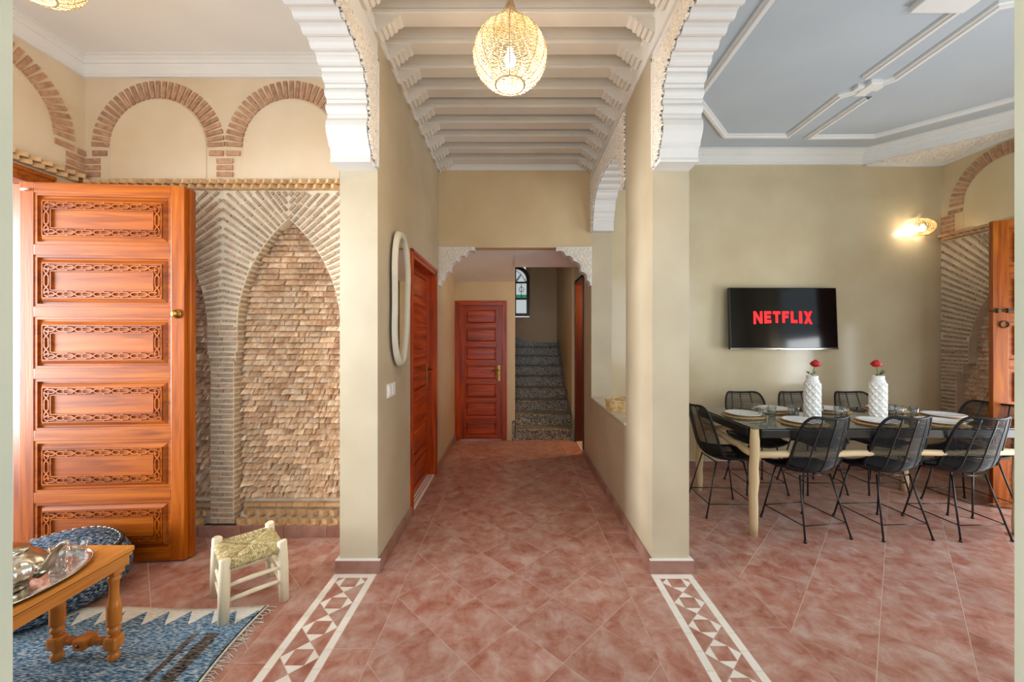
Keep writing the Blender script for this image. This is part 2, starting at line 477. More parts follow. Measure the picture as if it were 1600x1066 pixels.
# inlaid border strips between the pillars and the entrance
def inlay(x0, x1, ytop):
    bw = .043
    y = ytop
    tile_obj('white_tile', [(x0, y - .045), (x1, y - .045), (x1, y), (x0, y)], TILE_W)
    y -= .045
    yy = y
    while yy > Y0:
        for a in (x0, x1 - bw):
            tile_obj('white_tile', [(a, yy - .114), (a + bw, yy - .114), (a + bw, yy), (a, yy)], TILE_W)
        yy -= .114
    a, b = x0 + bw, x1 - bw
    w = b - a; cx = (a + b) / 2; h = w / 2
    yc = y - h * .45
    while yc > Y0:
        q = h / 2
        for sx in (-1, 1):
            # white triangles of the diamond around a square
            pts = [(cx + sx * h, yc), (cx + sx * q, yc + q), (cx + sx * q, yc - q)]
            pts = clip_rect(pts, a, b, 0, y)
            if len(pts) > 2: tile_obj('white_tile', pts, TILE_W)
        for sy in (-1, 1):
            pts = clip_rect([(cx, yc + sy * h), (cx + q, yc + sy * q), (cx - q, yc + sy * q)], a, b, 0, y)
            if len(pts) > 2: tile_obj('white_tile', pts, TILE_W)
        sq = clip_rect([(cx - q, yc - q), (cx + q, yc - q), (cx + q, yc + q), (cx - q, yc + q)], a, b, 0, y)
        if len(sq) > 2: tile_obj('floor_tile', sq, TILE)
        for sx in (-1, 1):
            t = clip_rect([(cx, yc - h), (cx + sx * h, yc), (cx + sx * h, yc - 2 * h)], a, b, 0, y)
            if len(t) > 2: tile_obj('floor_tile', t, TILE)
        if yc + h < y + h:
            pass
        yc -= 2 * h
    for sx in (-1, 1):
        yc0 = y - h * .45
        t = clip_rect([(cx, yc0 + h), (cx + sx * h, yc0), (cx + sx * h, yc0 + 2 * h)], a, b, 0, y)
        if len(t) > 2: tile_obj('floor_tile', t, TILE)
inlay(-1.185, -.908, 2.525)
inlay(.888, 1.155, 2.515)

# ---- walls
def wall(name, bs, mat, label):
    return struct(boxes(name, mat, bs), label)
Z1 = 4.05
wall('wall_corridor_left', [(XLo, XL, YP, 3.37, 0, 3.52), (XLo, XL, 4.36, YD + .2, 0, 3.52), (XLo, XL, 3.37, 4.36, 2.30, 3.52),
                            ], PLASTER, 'beige plaster pillar and corridor wall with mirror and red door')
wall('wall_corridor_left_top', [(XLo, XL, YP, YW + .2, 3.52, Z1)], WHITE, 'white plaster strip above the corridor wall with the mirror')
wr = wall('wall_corridor_right', [(XR, XRo, YP, 3.15, 0, 3.45), (XR, XRo, 3.15, YW, 0, .83),
                                  (XR, XRo, YW, 5.08, 0, 3.45), (XR, XRo, 5.76, YD + .1, 0, 3.45), (XR, XRo, 5.08, 5.76, 2.36, 3.45)],
          PLASTER, 'beige plaster pillar and corridor wall with the arched hatch')
wall('wall_corridor_right_top', [(XR, XRo, YP, YW + .2, 3.45, Z1)], WHITE, 'white plaster frieze above the corridor wall with the hatch')
wall('wall_lintel', [(XL, XR, YW, YW + .14, 2.626, 3.55)], PLASTER_O, 'ochre plaster lintel wall above the carved brackets')
wall('wall_lintel_top', [(XL, XR, YW, YW + .14, 3.55, Z1)], WHITE, 'white plaster frieze across the end of the beamed ceiling')
wall('wall_television', [(XRo, DX + .25, YW, YW + .2, 0, Z1)], PLASTER_D, 'shiny beige plaster dining room wall behind the television')
wall('wall_entrance_left', [(SX - .4, -3.0, YF0, YF1, 0, Z1), (-1.5, -1.099, YF0, YF1, 0, Z1), (-3.0, -1.5, YF0, YF1, 0, 1.3), (-3.0, -1.5, YF0, YF1, 2.8, Z1)],
     PLASTER_G, 'pale greenish-lit entrance wall edge beside the coffee table')
wall('wall_entrance_right', [(1.092, 2.05, YF0, YF1, 0, Z1), (3.95, DX + .25, YF0, YF1, 0, Z1), (2.05, 3.95, YF0, YF1, 0, 1.05), (2.05, 3.95, YF0, YF1, 2.75, Z1)],
     PLASTER_G, 'pale greenish-lit entrance wall edge beside the dining room')
wall('wall_entrance_top', [(-1.099, 1.092, YF0, YF1, 3.2, Z1)], PLASTER_G, 'plaster wall over the entrance opening')
# hall end
wall('wall_hall_end', [(-.93, -.90, YD, YD + .12, 0, 3), (-.125, .0, YD, YD + .12, 0, 3), (-.90, -.125, YD, YD + .12, 2.11, 3)], PLASTER_O, 'ochre plaster wall around the end door')
wall('wall_stair_left', [(-.1, .0, YD + .12, 8.0, 0, 4.2)], PLASTER_O, 'plaster wall along the left of the granite stairs')
wall('wall_stair_right', [(.87, 1.15, YD + .1, 8.2, 0, 4.2)], PLASTER_O, 'olive plaster wall along the granite stairs')
wall('wall_stair_back', [(-.6, 1.15, 8.0, 8.2, 0, 1.98), (.30, 1.15, 8.0, 8.2, 1.98, 4.2), (-.6, -.30, 8.0, 8.2, 1.98, 4.2), (-.3, .3, 8.0, 8.2, 3.06, 4.2)], PLASTER_O, 'dim olive plaster wall at the head of the stairs')
wall('ceiling_stair', [(-.7, 1.2, 5.0, 8.3, 4.2, 4.3)], CEIL, 'ceiling over the stairwell')
sof = MB().prism([(YW + .14, 2.63), (YD + .05, 2.388), (YD + .05, 2.6), (YW + .14, 2.8)], YZ, -.95, .0)
sof.prism([(YW + .14, 2.63), (5.22, 2.51), (5.22, 4.2), (YW + .14, 4.2)], YZ, .0, .95)
struct(sof.build('ceiling_hall', WHITE), 'sloping white soffit over the end of the hall')
# sitting room shell
wall('wall_sitting_side', [(SX - .25, SX, 2.80, SY + .3, 0, 2.72), (SX - .25, SX, YF1, 1.5, 0, 2.72), (SX - .25, SX, YF1, SY + .3, 2.72, Z1)], PLASTER_S,
     'cream plaster side wall above the carved door')
wall('wall_sitting_back', [(SX, XLo, SY, SY + .3, 2.72, Z1)], PLASTER_S, 'cream plaster back wall with blind brick arches')
wall('wall_sitting_core', [(SX - .25, XLo, SY + .128, SY + .3, 0, 2.72)], MORTAR, 'mortar backing of the brick niches beside the carved door')
# dining side wall
wall('wall_dining_side', [(DX, DX + .25, 3.36, YW, 2.72, Z1), (DX + .128, DX + .25, 3.36, YW, 0, 2.72), (DX, DX + .25, YF1, 1.5, 0, Z1), (DX, DX + .25, 1.5, 3.36, 2.72, Z1)], PLASTER_D,
     'beige plaster side wall above the dining room brick niche')
# ceilings
wall('ceiling_corridor', [(XL, XR, YF1, YW, ZC, Z1)], BEAM, 'white corridor ceiling between the beams')
wall('ceiling_sitting_room', [(SX, XLo, YF1, SY, 3.70, Z1)], CEIL, 'smooth white sitting room ceiling')
wall('ceiling_dining_room', [(XRo, DX, YF1, YW, 3.75, Z1)], CEIL_D, 'white dining room ceiling with raised interlaced mouldings')

# ---- corridor ceiling beams with scalloped corbels
def corbel_poly():
    # (outwards from wall, z) under the beam
    pts = [(0, 3.63), (0, 3.515)]
    base = [(.03, 3.515), (.06, 3.535), (.09, 3.555), (.12, 3.58), (.157, 3.61)]
    for i, (a, z) in enumerate(base):
        pts += [(a, z - .012), (a + .012, z - .004), (a + .016, z + .014)]
    pts.append((.175, 3.63))
    return pts
cp = corbel_poly()
corb_l = MB().prism([(XL + a, z) for a, z in cp], XZ, -.045, .045).mesh('corbel'); corb_l.materials.append(BEAM)
corb_r = MB().prism([(XR - a, z) for a, z in cp], XZ, -.045, .045).mesh('corbel'); corb_r.materials.append(BEAM)
bm_ = MB().box(XL, XR, -.05, .05, 3.645, ZC + .01); bm_.box(XL, XR, -.058, .058, 3.62, 3.648)
beam_me = bm_.mesh('beam', bevel=.004); beam_me.materials.append(BEAM)
beam_names = {}
yb = [1.0 + .25 * i for i in range(15)]
order = ['first', 'second', 'third', 'fourth', 'fifth', 'sixth', 'seventh', 'eighth', 'ninth', 'tenth', 'eleventh', 'twelfth', 'thirteenth', 'fourteenth', 'fifteenth']
for i, y in enumerate(yb):
    b = link('ceiling_beam', beam_me, None, None, (0, y, 0)); b['kind'] = 'structure'
    b['label'] = 'white gypsum ceiling beam with scalloped corbels, %s from the lintel wall' % order[14 - i]
    b['group'] = 'white corridor ceiling beams'
    for me in (corb_l, corb_r):
        link('corbel', me, None, b)
tr = boxes('trim_1', WHITE, [(XL, XL + .022, YF1, YW, 3.515, 3.54), (XL, XL + .012, YF1, YW, 3.54, 3.60)], None, .004)
struct(tr, 'white moulding under the ceiling along the mirror wall')
tr = boxes('trim_2', WHITE, [(XR - .012, XR, YF1, YW, 3.44, 3.60), (XR - .024, XR, YF1, YW, 3.60, 3.63), (XR - .02, XR, YF1, YW, 3.43, 3.45)], None, .004)
struct(tr, 'white frieze moulding under the ceiling along the hatch wall')

# ---- lobed gypsum arches
def roll_profile(base, first, pitch=.086, amp=.028):
    """base: polyline of (s, z); returns it with convex rolls; 'first' points precede"""
    P = [Vector((a, b)) for a, b in base]
    # resample smoothly (Catmull-Rom)
    dense = []
    for i in range(len(P) - 1):
        p0 = P[max(i - 1, 0)]; p1 = P[i]; p2 = P[i + 1]; p3 = P[min(i + 2, len(P) - 1)]
        for k in range(12):
            t = k / 12
            dense.append(.5 * ((2 * p1) + (p2 - p0) * t + (2 * p0 - 5 * p1 + 4 * p2 - p3) * t * t + (3 * p1 - p0 - 3 * p2 + p3) * t ** 3))
    dense.append(P[-1])
    ln = [0]
    for i in range(1, len(dense)): ln.append(ln[-1] + (dense[i] - dense[i - 1]).length)
    tot = ln[-1]; nr = max(1, round(tot / pitch)); pitch = tot / nr
    def at(s):
        for i in range(1, len(ln)):
            if ln[i] >= s - 1e-9:
                t = (s - ln[i - 1]) / max(ln[i] - ln[i - 1], 1e-9)
                return dense[i - 1].lerp(dense[i], t), (dense[i] - dense[i - 1]).normalized()
        return dense[-1], (dense[-1] - dense[-2]).normalized()
    out = list(first)
    prof = [(0, 0), (.06, .45), (.2, .85), (.4, 1), (.55, .85), (.66, .5), (.72, .12), (.74, .28), (.97, .28)]
    for k in range(nr):
        for t, h in prof:
            p, tg = at((k + t) * pitch)
            nrm = Vector((tg.y, -tg.x))     # towards the opening (larger s, lower z)
            q = p + nrm * (h * amp)
            out.append((q.x, q.y))
    return out
BASE_A = [(.165, 2.93), (.178, 3.03), (.215, 3.13), (.285, 3.195), (.38, 3.225), (.49, 3.245), (.60, 3.255), (.835, 3.262)]
FIRST_A = [(.0, 2.655), (.13, 2.655), (.135, 2.665), (.125, 2.685), (.132, 2.735), (.155, 2.745), (.158, 2.765), (.172, 2.785), (.19, 2.82), (.196, 2.85), (.188, 2.885), (.172, 2.905), (.172, 2.925)]
half = roll_profile(BASE_A, FIRST_A)
span = YP - YF1
prof_full = [(YP - s, z) for s, z in half if s < span / 2] + [(YF1 + s, z) for s, z in reversed(half) if s < span / 2]

def inside(poly, X, Y):
    n = len(poly); res = np.zeros(X.shape, bool); j = n - 1
    for i in range(n):
        xi, yi = poly[i]; xj, yj = poly[j]
        c = ((yi > Y) != (yj > Y)) & (X < (xj - xi) * (Y - yi) / ((yj - yi) if abs(yj - yi) > 1e-12 else 1e-12) + xi)
        res ^= c; j = i
    return res
def arabesque(name, poly, fn, d0, depth, parent, mat=CARVED, step=.0045, cell=.062, label=None):
    """carved relief: scrolls round a hexagonal lattice, cut to the outline; fn(p, q, d)"""
    xs = np.array([p[0] for p in poly]); ys = np.array([p[1] for p in poly])
    gx = np.arange(xs.min(), xs.max() + step, step); gy = np.arange(ys.min(), ys.max() + step, step)
    X, Y = np.meshgrid(gx, gy)
    row = np.round(Y / (cell * .866)); off = (row % 2) * .5
    col = np.round(X / cell - off)
    cx = (col + off) * cell; cy = row * cell * .866
    dx, dy = X - cx, Y - cy
    rr = np.hypot(dx, dy) / cell; th = np.arctan2(dy, dx)
    sg = np.where((row + col) % 2 == 0, 1, -1)
    h = np.sin(th * 1.0 * sg + rr * 15) * .5 + .5
    h = np.clip((h - .35) / .3, 0, 1)
    h = h * h * (3 - 2 * h)
    leaf = np.clip(1 - ((rr - .42) / .12) ** 2, 0, 1) * (np.sin(th * 3 + row) > .2)
    h = np.maximum(h, leaf)
    Zd = d0 + h * depth
    ny, nx = X.shape
    xc = (X[:-1, :-1] + X[1:, 1:]) / 2; yc = (Y[:-1, :-1] + Y[1:, 1:]) / 2
    keep = inside(poly, xc, yc)
    idx = np.arange(nx * ny).reshape(ny, nx)
    a = idx[:-1, :-1][keep]; b = idx[:-1, 1:][keep]; c = idx[1:, 1:][keep]; d = idx[1:, :-1][keep]
    used = np.unique(np.concatenate([a, b, c, d])); remap = -np.ones(nx * ny, int); remap[used] = np.arange(len(used))
    Xf, Yf, Zf = X.ravel()[used], Y.ravel()[used], Zd.ravel()[used]
    vs_ = [fn(float(p), float(q), float(r)) for p, q, r in zip(Xf, Yf, Zf)]
    fs_ = [tuple(int(remap[k]) for k in f) for f in zip(a, b, c, d)]
    me = bpy.data.meshes.new(name); me.from_pydata(vs_, [], fs_); me.update()
    o = link(name, me, mat, parent)
    if label: o['label'] = label
    return o

def side_arch(name, x_in, x_out, label):
    """arch spanning from pillar to entrance wall; x_in is the corridor face"""
    poly = prof_full + [(YF1, 3.9), (YP, 3.9)]
    root = empty(name, ((x_in + x_out) / 2, (YP + YF1) / 2, 2.65)); struct(root, label)
    inv = Vector(root.location)
    sh = lambda p, q, d: (d - inv.x, p - inv.y, q - inv.z)
    MB().prism(poly, sh, x_in, x_out).build('arch_body', WHITE, root)
    s = 1 if x_in < 0 else -1        # direction out of the wall into the corridor
    # carved spandrel
    top = 3.345
    hp = [(YP - a, z) for a, z in half if a < span / 2]
    sp = [(YP - .055, 2.68)] + [(y, z) for y, z in hp if z > 2.68] + [((YP + YF1) / 2, top), (YP - .055, top)]
    arabesque('carved_spandrel', sp, sh, x_in + s * .004, s * .014, root)
    fr = MB().box(x_in - inv.x, x_in + s * .022 - inv.x, YP - .055 - inv.y, YP - .03 - inv.y, 2.66 - inv.z, top + .025 - inv.z)
    fr.box(x_in - inv.x, x_in + s * .022 - inv.x, YF1 - inv.y, YP - .03 - inv.y, top - inv.z, top + .025 - inv.z)
    fr.build('spandrel_frame', WHITE, root, .003)
    return root
side_arch('arch_sitting_room', XL, XLo, 'white lobed gypsum arch opening to the sitting room')
side_arch('arch_dining_room', XR, XRo, 'white lobed gypsum arch opening to the dining room')

# hatch arch in the right corridor wall
HY0, HY1 = 3.15, YW
hc = (HY0 + HY1) / 2
FIRST_H = [(0, 2.80), (.10, 2.80), (.10, 2.90), (.115, 2.915), (.115, 2.945), (.13, 2.955), (.135, 3.0)]
BASE_H = [(.14, 3.0), (.17, 3.08), (.25, 3.16), (.40, 3.22), (.72, 3.25)]
hh = roll_profile(BASE_H, FIRST_H, pitch=.14, amp=.02)
hw = (HY1 - HY0) / 2
hp = [(HY1 - s, z) for s, z in hh if s < hw] + [(HY0 + s, z) for s, z in reversed(hh) if s < hw]
ha = empty('arch_hatch', ((XR + XRo) / 2, hc, 2.8)); struct(ha, 'white lobed gypsum arch over the hatch above the basket')
sh = lambda p, q, d: (d - ha.location.x, p - ha.location.y, q - ha.location.z)
MB().prism(hp + [(HY0, 3.46), (HY1, 3.46)], sh, XR, XRo).build('arch_body', WHITE, ha)
arabesque('carved_spandrel', hp + [(HY0, 3.42), (HY1, 3.42)], sh, XR - .003, -.014, ha)
sl = boxes('sill_hatch', M('sill_stone', '#cfc6b2', '#d9d2c0', scale=8, rough=.4), [(XR - .012, XRo + .012, HY0, HY1, .83, .85)], None, .004)
struct(sl, 'pale plaster sill of the hatch under the basket')

# lintel brackets
def bracket(name, x0, x1, label):
    sgn = 1 if x1 > x0 else -1
    w = abs(x1 - x0); zt, zb = 2.63, 2.17
    pts = []
    # scalloped quarter edge from (w, zt) to (0, zb)
    lob = [(w, zt), (w, zt - .045), (w - .06, zt - .055), (w - .12, zt - .10), (w - .135, zt - .145), (w - .21, zt - .16), (w - .28, zt - .24), (w - .29, zt - .31), (w - .345, zt - .34), (w - .38, zt - .40), (w - .385, zt - .455), (0, zb)]
    # concave lobes between successive cusps
    cusp = [(w, zt - .05), (w - .115, zt - .105), (w - .205, zt - .165), (w - .29, zt - .29), (.055, zb + .065), (.02, zb)]
    edge = []
    for i in range(len(cusp) - 1):
        a = Vector(cusp[i]); b = Vector(cusp[i + 1]); n_ = Vector((-(b - a).y, (b - a).x)).normalized()
        if n_.y < 0: n_ = -n_
        n_ = Vector((-abs(n_.x), abs(n_.y)))
        for k in range(7):
            t = k / 7
            q = a.lerp(b, t) + n_ * (.24 * (b - a).length * math.sin(PI * t)); edge.append((q.x, q.y))
    edge.append(cusp[-1])
    poly = [(0, zt)] + [(w, zt)] + edge + [(0, zb)]
    poly = [(x0 + sgn * a, z) for a, z in poly]
    root = empty(name, ((x0 + x1) / 2, YW, 2.4)); struct(root, label)
    f = lambda p, q, d: (p - root.location.x, d - root.location.y, q - root.location.z)
    MB().prism(poly, f, YW - .03, YW + .11).build('bracket_body', WHITE, root)
    inner = [(x0 + sgn * .012, zt - .012), (x1 - sgn * .03, zt - .012)] + [(x0 + sgn * max(a - .016, .012), z + .012) for a, z in edge] + [(x0 + sgn * .012, zb + .03)]
    arabesque('carved_face', inner, f, YW - .031, -.012, root, cell=.05, step=.004)
bracket('bracket_carved', XL, XL + .43, 'carved gypsum bracket above the red door with the long handle plate')
bracket('bracket_carved', XR, XR - .42, 'carved gypsum bracket beside the hatch at the stairs')

# ------------------------------------------------------------------ brick pieces
def brick_meshes(n, jit, mat, name='brick'):
    out = []
    for k in range(n):
        rn = random.Random(k + 11)
        m = MB().box(-.5, .5, -.5, .5, -.5, .5)
        m.v = [(x + rn.uniform(-jit, jit) * .25, y + rn.uniform(-jit, jit), z + (rn.uniform(-jit, jit) if z > 0 else 0)) for x, y, z in m.v]
        me = m.mesh(name); me.materials.append(mat); out.append(me)
    return out
THIN = brick_meshes(6, .14, BRICK)
VOUS = brick_meshes(6, .05, BRICK_R)
DENT = brick_meshes(4, .04, BRICK_D)
def piece(name, me, mx, parent):
    o = bpy.data.objects.new(name, me); C.objects.link(o); o.parent = parent; o.matrix_basis = mx
    return o
def frame(U, N, origin):
    """local (u, z, d) -> world"""
    U = Vector(U); N = Vector(N); Zv = Vector((0, 0, 1))
    return Matrix(((U.x, Zv.x, N.x, origin[0]), (U.y, Zv.y, N.y, origin[1]), (U.z, Zv.z, N.z, origin[2]), (0, 0, 0, 1)))
def put(F, parent, meshes, u, z, d, ang, L, h, dep, name='brick'):
    S = Matrix.Diagonal((L, h, dep, 1))
    mx = F @ Matrix.Translation((u, z, d)) @ Matrix.Rotation(ang, 4, 'Z') @ S
    return piece(name, random.choice(meshes), mx, parent)

def run_bricks(F, parent, p0, dirv, length, h, L0=.115, gap=.012, dep=.022):
    s = random.uniform(-L0 * .7, 0)
    ang = math.atan2(dirv[1], dirv[0])
    while s < length - .015:
        L = L0 * random.uniform(.75, 1.2)
        a, b = max(s, 0), min(s + L, length - .004)
        if b - a > .018:
            m = (a + b) / 2
            put(F, parent, THIN, p0[0] + dirv[0] * m, p0[1] + dirv[1] * m, 0, ang, b - a, h, dep)
        s += L + gap

def half_arch(F, parent, apex, sg, hw_, r, zs, alim, ztop, pitch=.042, a_from=0, h=.02):
    """radial thin bricks over one half of a pointed arch; a = sg*(u-apex)"""
    cx = hw_ - r
    ph_max = math.acos((r - hw_) / r)
    n = int(r * ph_max / pitch)
    for i in range(n + 1):
        ph = (i + .4) * ph_max / (n + .5)
        dx, dz = math.cos(ph), math.sin(ph)
        a0, z0 = cx + r * dx, zs + r * dz
        ln = (alim - .008 - a0) / dx
        if dz > 1e-4: ln = min(ln, (ztop - .012 - z0) / dz)
        if ln > .03:
            run_bricks(F, parent, (apex + sg * (a0 + dx * .006), z0 + dz * .006), (sg * dx, dz), ln, h)
    # filling above the point, parallel to the last course, cut at the middle line
    dx, dz = math.cos(ph_max), math.sin(ph_max)
    zt = zs + r * dz + .055
    while zt < ztop - .03:
        ln = min((ztop - .012 - zt) / dz, (alim - .008) / dx)
        run_bricks(F, parent, (apex + sg * .012, zt + .01), (sg * dx, dz), ln - .012, h)
        zt += .056

def niche_outline(apex, hw_, r, zs, zi1, zi2, step_, zbot):
    """outline of one niche from left foot over the point to right foot (u, z)"""
    left = []
    ph_max = math.acos((r - hw_) / r)
    arc = [(hw_ - r + r * math.cos(ph), zs + r * math.sin(ph)) for ph in [ph_max * k / 18 for k in range(19)]]
    right = [(hw_ + 2 * step_, zbot), (hw_ + 2 * step_, zi1), (hw_ + step_, zi1), (hw_ + step_, zi2), (hw_, zi2)] + arc
    return [(apex - a, z) for a, z in right] + [(apex + a, z) for a, z in reversed(right[:-1])]

def rough_meshes():
    out = []
    for k in range(12):
        rn = random.Random(100 + k)
        m = MB(); nx, nz = 7, 3
        front = []
        jag = [rn.uniform(-.3, .3) + (.22 if i % 2 else -.22) * rn.uniform(.3, 1.4) for i in range(nx)]
        for j in range(nz):
            for i in range(nx):
                x = -.5 + i / (nx - 1); z = -.5 + j / (nz - 1)
                y = (.80, .52, .16)[j] + jag[i] * (1.0, .75, .2)[j] + rn.uniform(-.1, .1)
                if j == 1: z += jag[i] * .5
                front.append((x, z, max(y, .05)))
        m.add(front, [(j * nx + i, j * nx + i + 1, (j + 1) * nx + i + 1, (j + 1) * nx + i) for j in range(nz - 1) for i in range(nx - 1)])
        # sides back to d = -0.2
        rim = [(0, i) for i in range(nx)] + [(j, nx - 1) for j in range(1, nz)] + [(nz - 1, i) for i in range(nx - 2, -1, -1)] + [(j, 0) for j in range(nz - 2, 0, -1)]
        loop = [front[j * nx + i] for j, i in rim]
        back = [(x, z, -.2) for x, z, y in loop]
        n = len(loop)
        m.add(loop + back, [(i, (i + 1) % n, n + (i + 1) % n, n + i) for i in range(n)])
        me = m.mesh('rough_brick'); me.materials.append(ROUGH_B); out.append(me)
    return out
ROUGH = rough_meshes()
def rough_fill(F, parent, outline, u0, u1, z0, z1, d, rowh=.046, L0=.135, dep=.055):
    z = z0; row = 0
    while z < z1:
        u = u0 - random.uniform(0, L0)
        while u < u1:
            L = L0 * random.uniform(.6, 1.15)
            cu = u + L / 2; cz = z + rowh / 2
            if u0 - .03 < cu < u1 + .03 and inside(outline, np.array([u, cu, u + L, cu, cu]), np.array([cz, cz, cz, z, z + rowh])).any():
                put(F, parent, ROUGH, cu, cz, d, 0, L - .004, rowh - .003, dep * random.uniform(.7, 1.25), 'rough_brick')
            u += L
        z += rowh

def dentil(F, parent, u0, u1, z, d=.0, pitch=.069, rows=2, h=.03):
    for r_ in range(rows):
        u = u0 + (pitch / 2 if r_ % 2 else 0)
        while u < u1:
            mx = F @ Matrix.Translation((u, z + r_ * (h + .004), d + .016 * r_)) @ Matrix.Rotation(R(-36), 4, 'Y') @ Matrix.Diagonal((pitch * .95, h, .06, 1))
            piece('dentil_brick', random.choice(DENT), mx, parent)
            u += pitch

def blind_arch(F, parent, uc, zc, r0=.385, r1=.5175, n=31, a0=0, a1=PI, umin=-99, umax=99):
    for i in range(n):
        an = a0 + (a1 - a0) * (i + .5) / n
        rm = (r0 + r1) / 2
        u = uc + rm * math.cos(an)
        if umin < u < umax:
            put(F, parent, VOUS, u, zc + rm * math.sin(an), 0, an, r1 - r0, PI * rm / n * .66, .02)

# ---- sitting room brick facade
FS = frame((1, 0, 0), (0, -1, 0), (0, SY, 0))
ap1, ap2, hwN, rN, zsN = -1.77, -2.81, .405, 1.116, 1.62
zi1, zi2, stp, zb = 1.37, 1.44, .013, .10
out_r = niche_outline(ap1, hwN, rN, zsN, zi1, zi2, stp, zb)
out_l = niche_outline(ap2, hwN, rN, zsN, zi1, zi2, stp, zb)
fac_poly = [(SX, 2.72), (SX, zb)] + out_l + out_r + [(XLo, zb), (XLo, 2.72)]
fac = MB().prism(fac_poly, XZ, SY, SY + .13).build('wall_brick_front', MORTAR)
struct(fac, 'pale mortared brick front with two pointed niches beside the carved door')
colw = (ap1 - hwN - 2 * stp - (ap2 + hwN + 2 * stp)) / 2
ucol = (ap1 + ap2) / 2
z = .125
k = 0
while z < zsN + .01:
    w_ = colw if z < zi1 else (colw + stp if z < zi2 else colw + 2 * stp)
    s_ = .55 if k % 2 else .42
    j = -w_ + 2 * w_ * (s_ + random.uniform(-.1, .1))
    put(FS, fac, THIN, ucol + (-w_ + j) / 2, z, 0, 0, (j + w_) - .008, .024, .022)
    put(FS, fac, THIN, ucol + (w_ + j) / 2, z, 0, 0, (w_ - j) - .008, .024, .022)
    # return of the course on the side of the pier, towards the lit niche
    FR = frame((0, 1, 0), (1, 0, 0), (ucol + w_, SY, 0))
    put(FR, fac, THIN, .035, z, 0, 0, .062, .024, .016)
    put(FR, fac, THIN, .1, z, 0, 0, .05, .024, .016)
    z += .0405; k += 1
half_arch(FS, fac, ap1, -1, hwN, rN, zsN, ap1 - ucol, 2.70)
half_arch(FS, fac, ap1, 1, hwN, rN, zsN, ap1 * -1 + XLo, 2.70)
half_arch(FS, fac, ap2, 1, hwN, rN, zsN, ucol - ap2, 2.70)
# courses on the reveal of the lit niche
ph_max = math.acos((rN - hwN) / rN)
for i in range(22):
    ph = (i + .4) * ph_max / 24.5
    a = hwN - rN + rN * math.cos(ph); zz = zsN + rN * math.sin(ph)
    u = ap1 - a
    nrm = Vector((math.cos(ph), -math.sin(ph)))    # into the opening in (u, z)
    mx = Matrix(((0, -math.sin(ph) * -1 * 0 + math.sin(ph), nrm.x, u), (1, 0, 0, SY + .064), (0, math.cos(ph), nrm.y, zz), (0, 0, 0, 1))) @ Matrix.Diagonal((.11, .022, .012, 1))
    piece('brick', random.choice(THIN), mx, fac)
nb = boxes('wall_niche_lit', MORTAR, [(ap1 - .5, ap1 + .5, SY + .118, SY + .13, .1, 2.6)])
struct(nb, 'chipped brick back of the pointed niche behind the stool')
FN = frame((1, 0, 0), (0, -1, 0), (0, SY + .118, 0))
rough_fill(FN, nb, out_r, ap1 - .46, XLo - .04, .27, 2.5, .0)
nl = boxes('wall_niche_shaded', MORTAR, [(ap2 - .5, ap2 + .5, SY + .118, SY + .13, .1, 2.6)])
struct(nl, 'shaded chipped brick niche back behind the carved door edge')
rough_fill(FN, nl, out_l, ap2 + .12, ap2 + .45, .27, 2.4, .0)
# sloping toothed ledge at the foot of both niches
led = MB().prism([(SY + .03, .085), (SY + .03, .09), (SY + .12, .19), (SY + .12, .085)], YZ, SX, XLo).build('ledge', MORTAR)
struct(led, 'toothed brick ledge at the foot of the niches')
for r_, (yy, zz) in enumerate([(SY + .018, .115), (SY + .055, .165)]):
    u = -2.66 + (.042 if r_ % 2 else 0)
    while u < XLo - .03:
        if not (ucol - colw - .03 < u < ucol + colw + .03):
            mx = Matrix.Translation((u, yy, zz)) @ Matrix.Rotation(R(-30), 4, 'Z') @ Matrix.Rotation(R(-8), 4, 'X') @ Matrix.Diagonal((.068, .05, .036, 1))
            piece('dentil_brick', random.choice(DENT), mx, led)
        u += .084
u = SX + .02
while u < XLo - .05:
    if not (ucol - colw - .06 < u + .06 < ucol + colw + .06):
        mx = Matrix.Translation((u + .06, SY + .095, .212)) @ Matrix.Diagonal((.125, .05, .03, 1))
        piece('edge_brick', random.choice(DENT), mx, led)
        mx = Matrix.Translation((u + .06, SY + .02, .092)) @ Matrix.Diagonal((.125, .05, .014, 1))
        piece('edge_brick', random.choice(DENT), mx, led)
    u += .13
bt = empty('trim_brick_band', (0, 0, 0)); struct(bt, 'zigzag brick band above the sitting room niches')
dentil(FS, bt, SX + .03, XLo - .02, 2.715, .02)
FSL = frame((0, 1, 0), (1, 0, 0), (SX, 0, 0))
dentil(FSL, bt, 2.2, SY - .05, 2.75, .02)
ba = empty('trim_blind_arches', (0, 0, 0)); struct(ba, 'row of blind brick arches under the sitting room cornice')
for uc in (-2.785, -1.745):
    blind_arch(FS, ba, uc, 3.035)
    put(FS, ba, VOUS, uc + .455, 2.99, 0, 0, .11, .038, .02)
    put(FS, ba, VOUS, uc - .455, 2.99, 0, 0, .11, .038, .02)
for u, w_ in ((-3.298, .12), (-2.265, .125), (-1.22, .1)):
    for q in range(3):
        put(FS, ba, VOUS, u, 2.93 - .052 * q, 0, 0, w_, .036, .02)
blind_arch(FSL, ba, 2.405, 3.035, umin=2.0)
put(FSL, ba, VOUS, 2.405 + .455, 2.99, 0, 0, .12, .038, .02); put(FSL, ba, VOUS, 2.97, 2.985, 0, 0, .05, .038, .02)
for q in range(3): put(FSL, ba, VOUS, 2.93, 2.93 - .052 * q, 0, 0, .12, .036, .02)
